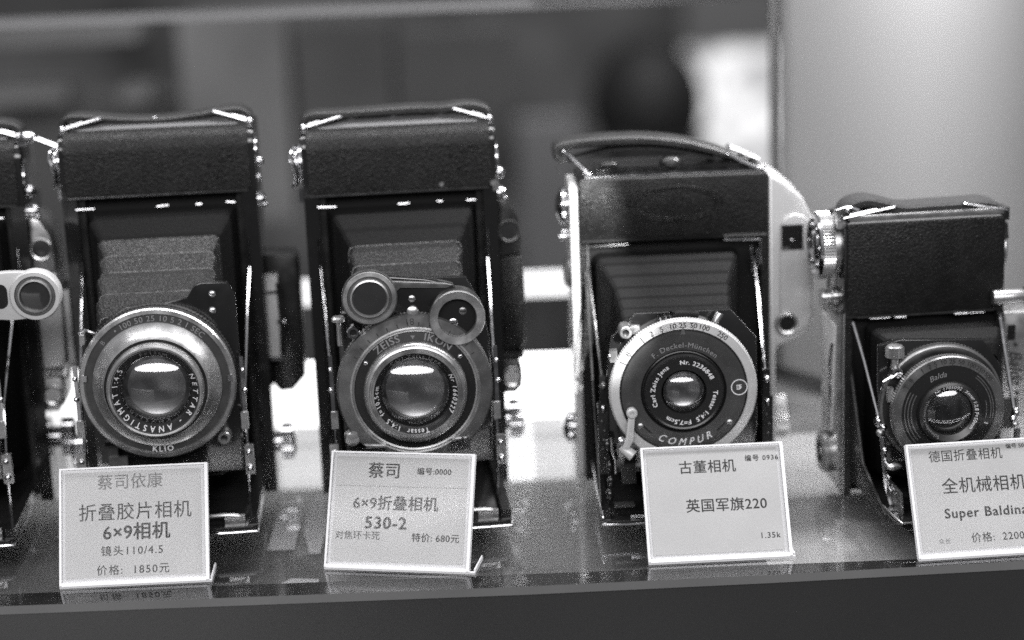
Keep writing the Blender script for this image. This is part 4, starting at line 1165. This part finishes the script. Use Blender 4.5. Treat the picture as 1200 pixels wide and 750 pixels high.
# bright window in the far wall
win = thing('shop_window', 'bright daylit shop window far behind the silver sided camera', 'window', (450, 2990, -480))
b = MB(); b.box(-98, 92, -20, -10, 30, 291, 'daylight_pane'); b.build('pane', win)
b = MB(); b.box(-108, -98, -40, 8, 0, 400, 'shop_mid', 2); b.box(92, 104, -40, 8, 0, 400, 'shop_mid', 2); b.box(-98, 92, -40, 8, 0, 30, 'shop_pale', 2); b.box(-98, 92, -30, 8, 291, 400, 'shop_pale', 2); b.build('frame', win)
# person with their back turned
def person():
    root = thing('person', 'blurred dark haired person in a dark jacket standing behind the silver sided camera', 'person', (216, 2200, -1250), R(192))
    J = [(0, 0, 560), (0, 0, 660), (0, 0, 800), (0, 0, 900), (0, 5, 955), (0, 12, 1000), (0, 8, 1085), (0, 5, 1130),
         (-95, 0, 880), (-150, 5, 870), (-185, 20, 700), (-180, -20, 560), (-178, -45, 490),
         (95, 0, 880), (150, 5, 870), (185, 20, 700), (180, -20, 560), (178, -45, 490),
         (-65, 0, 545), (-72, -5, 300), (-72, 8, 60), (-74, -70, 25), (65, 0, 545), (72, -5, 300), (72, 8, 60), (74, -70, 25)]
    E_ = [(0, 1), (1, 2), (2, 3), (3, 4), (4, 5), (5, 6), (6, 7), (3, 8), (8, 9), (9, 10), (10, 11), (11, 12), (3, 13), (13, 14), (14, 15), (15, 16), (16, 17),
          (0, 18), (18, 19), (19, 20), (20, 21), (0, 22), (22, 23), (23, 24), (24, 25)]
    rad = [95, 92, 105, 88, 40, 42, 62, 45, 60, 50, 40, 32, 24, 60, 50, 40, 32, 24, 70, 52, 34, 28, 70, 52, 34, 28]
    me = bpy.data.meshes.new('figure'); me.from_pydata([Vector(p)*MM for p in J], E_, [])
    o = bpy.data.objects.new('figure', me); COL.objects.link(o)
    mo = o.modifiers.new('s', 'SKIN')
    for i, v in enumerate(me.skin_vertices[0].data): v.radius = (rad[i]*MM, rad[i]*MM*.85)
    me.skin_vertices[0].data[0].use_root = True
    o.modifiers.new('d', 'SUBSURF').levels = 2; o.modifiers['d'].render_levels = 2
    dg = bpy.context.evaluated_depsgraph_get()
    me2 = bpy.data.meshes.new_from_object(o.evaluated_get(dg)); bpy.data.objects.remove(o)
    for mname in ('jacket', 'skin', 'shop_mid'): me2.materials.append(MATS[mname])
    for p in me2.polygons:
        z = p.center.z*1000; p.use_smooth = True
        p.material_index = 1 if (z > 960 or z < 515 and abs(p.center.x) > .15) else (2 if z < 520 else 0)
    o = bpy.data.objects.new('body', me2); COL.objects.link(o); o.parent = root
    b = MB(); b.ball((0, 22, 1080), 90, 'hair', (1, 1.05, 1.12), 28); b.ball((0, 55, 980), 78, 'hair', (1.15, .7, 1.5), 20)
    b.build('hair', root)
    b = MB()
    for nm, p, q, mt_, sc in (('ear', (68, -10, 1070), 13, 'skin', (.5, .9, 1.4)), ('ear', (-68, -10, 1070), 13, 'skin', (.5, .9, 1.4)), ('eye', (24, -66, 1082), 7, 'print_dim', (1, .5, .7)),
                            ('eye', (-24, -66, 1082), 7, 'print_dim', (1, .5, .7)), ('nose', (0, -74, 1062), 10, 'skin', (.8, 1, 1.5)), ('mouth', (0, -66, 1036), 16, 'print_dim', (1, .3, .3))):
        b = MB(); b.ball(p, q, mt_, sc, 10); b.build(nm, root)
person()
# added counter on the viewer's side, there to reflect in the cabinet front
b = MB()
b.box(-2200, -300, -2400, -2000, -1250, -330, 'curtain', 30, 4)
tag(b.build('added_reflector'), 'unseen pale counter on the viewing side of the case', 'reflector')
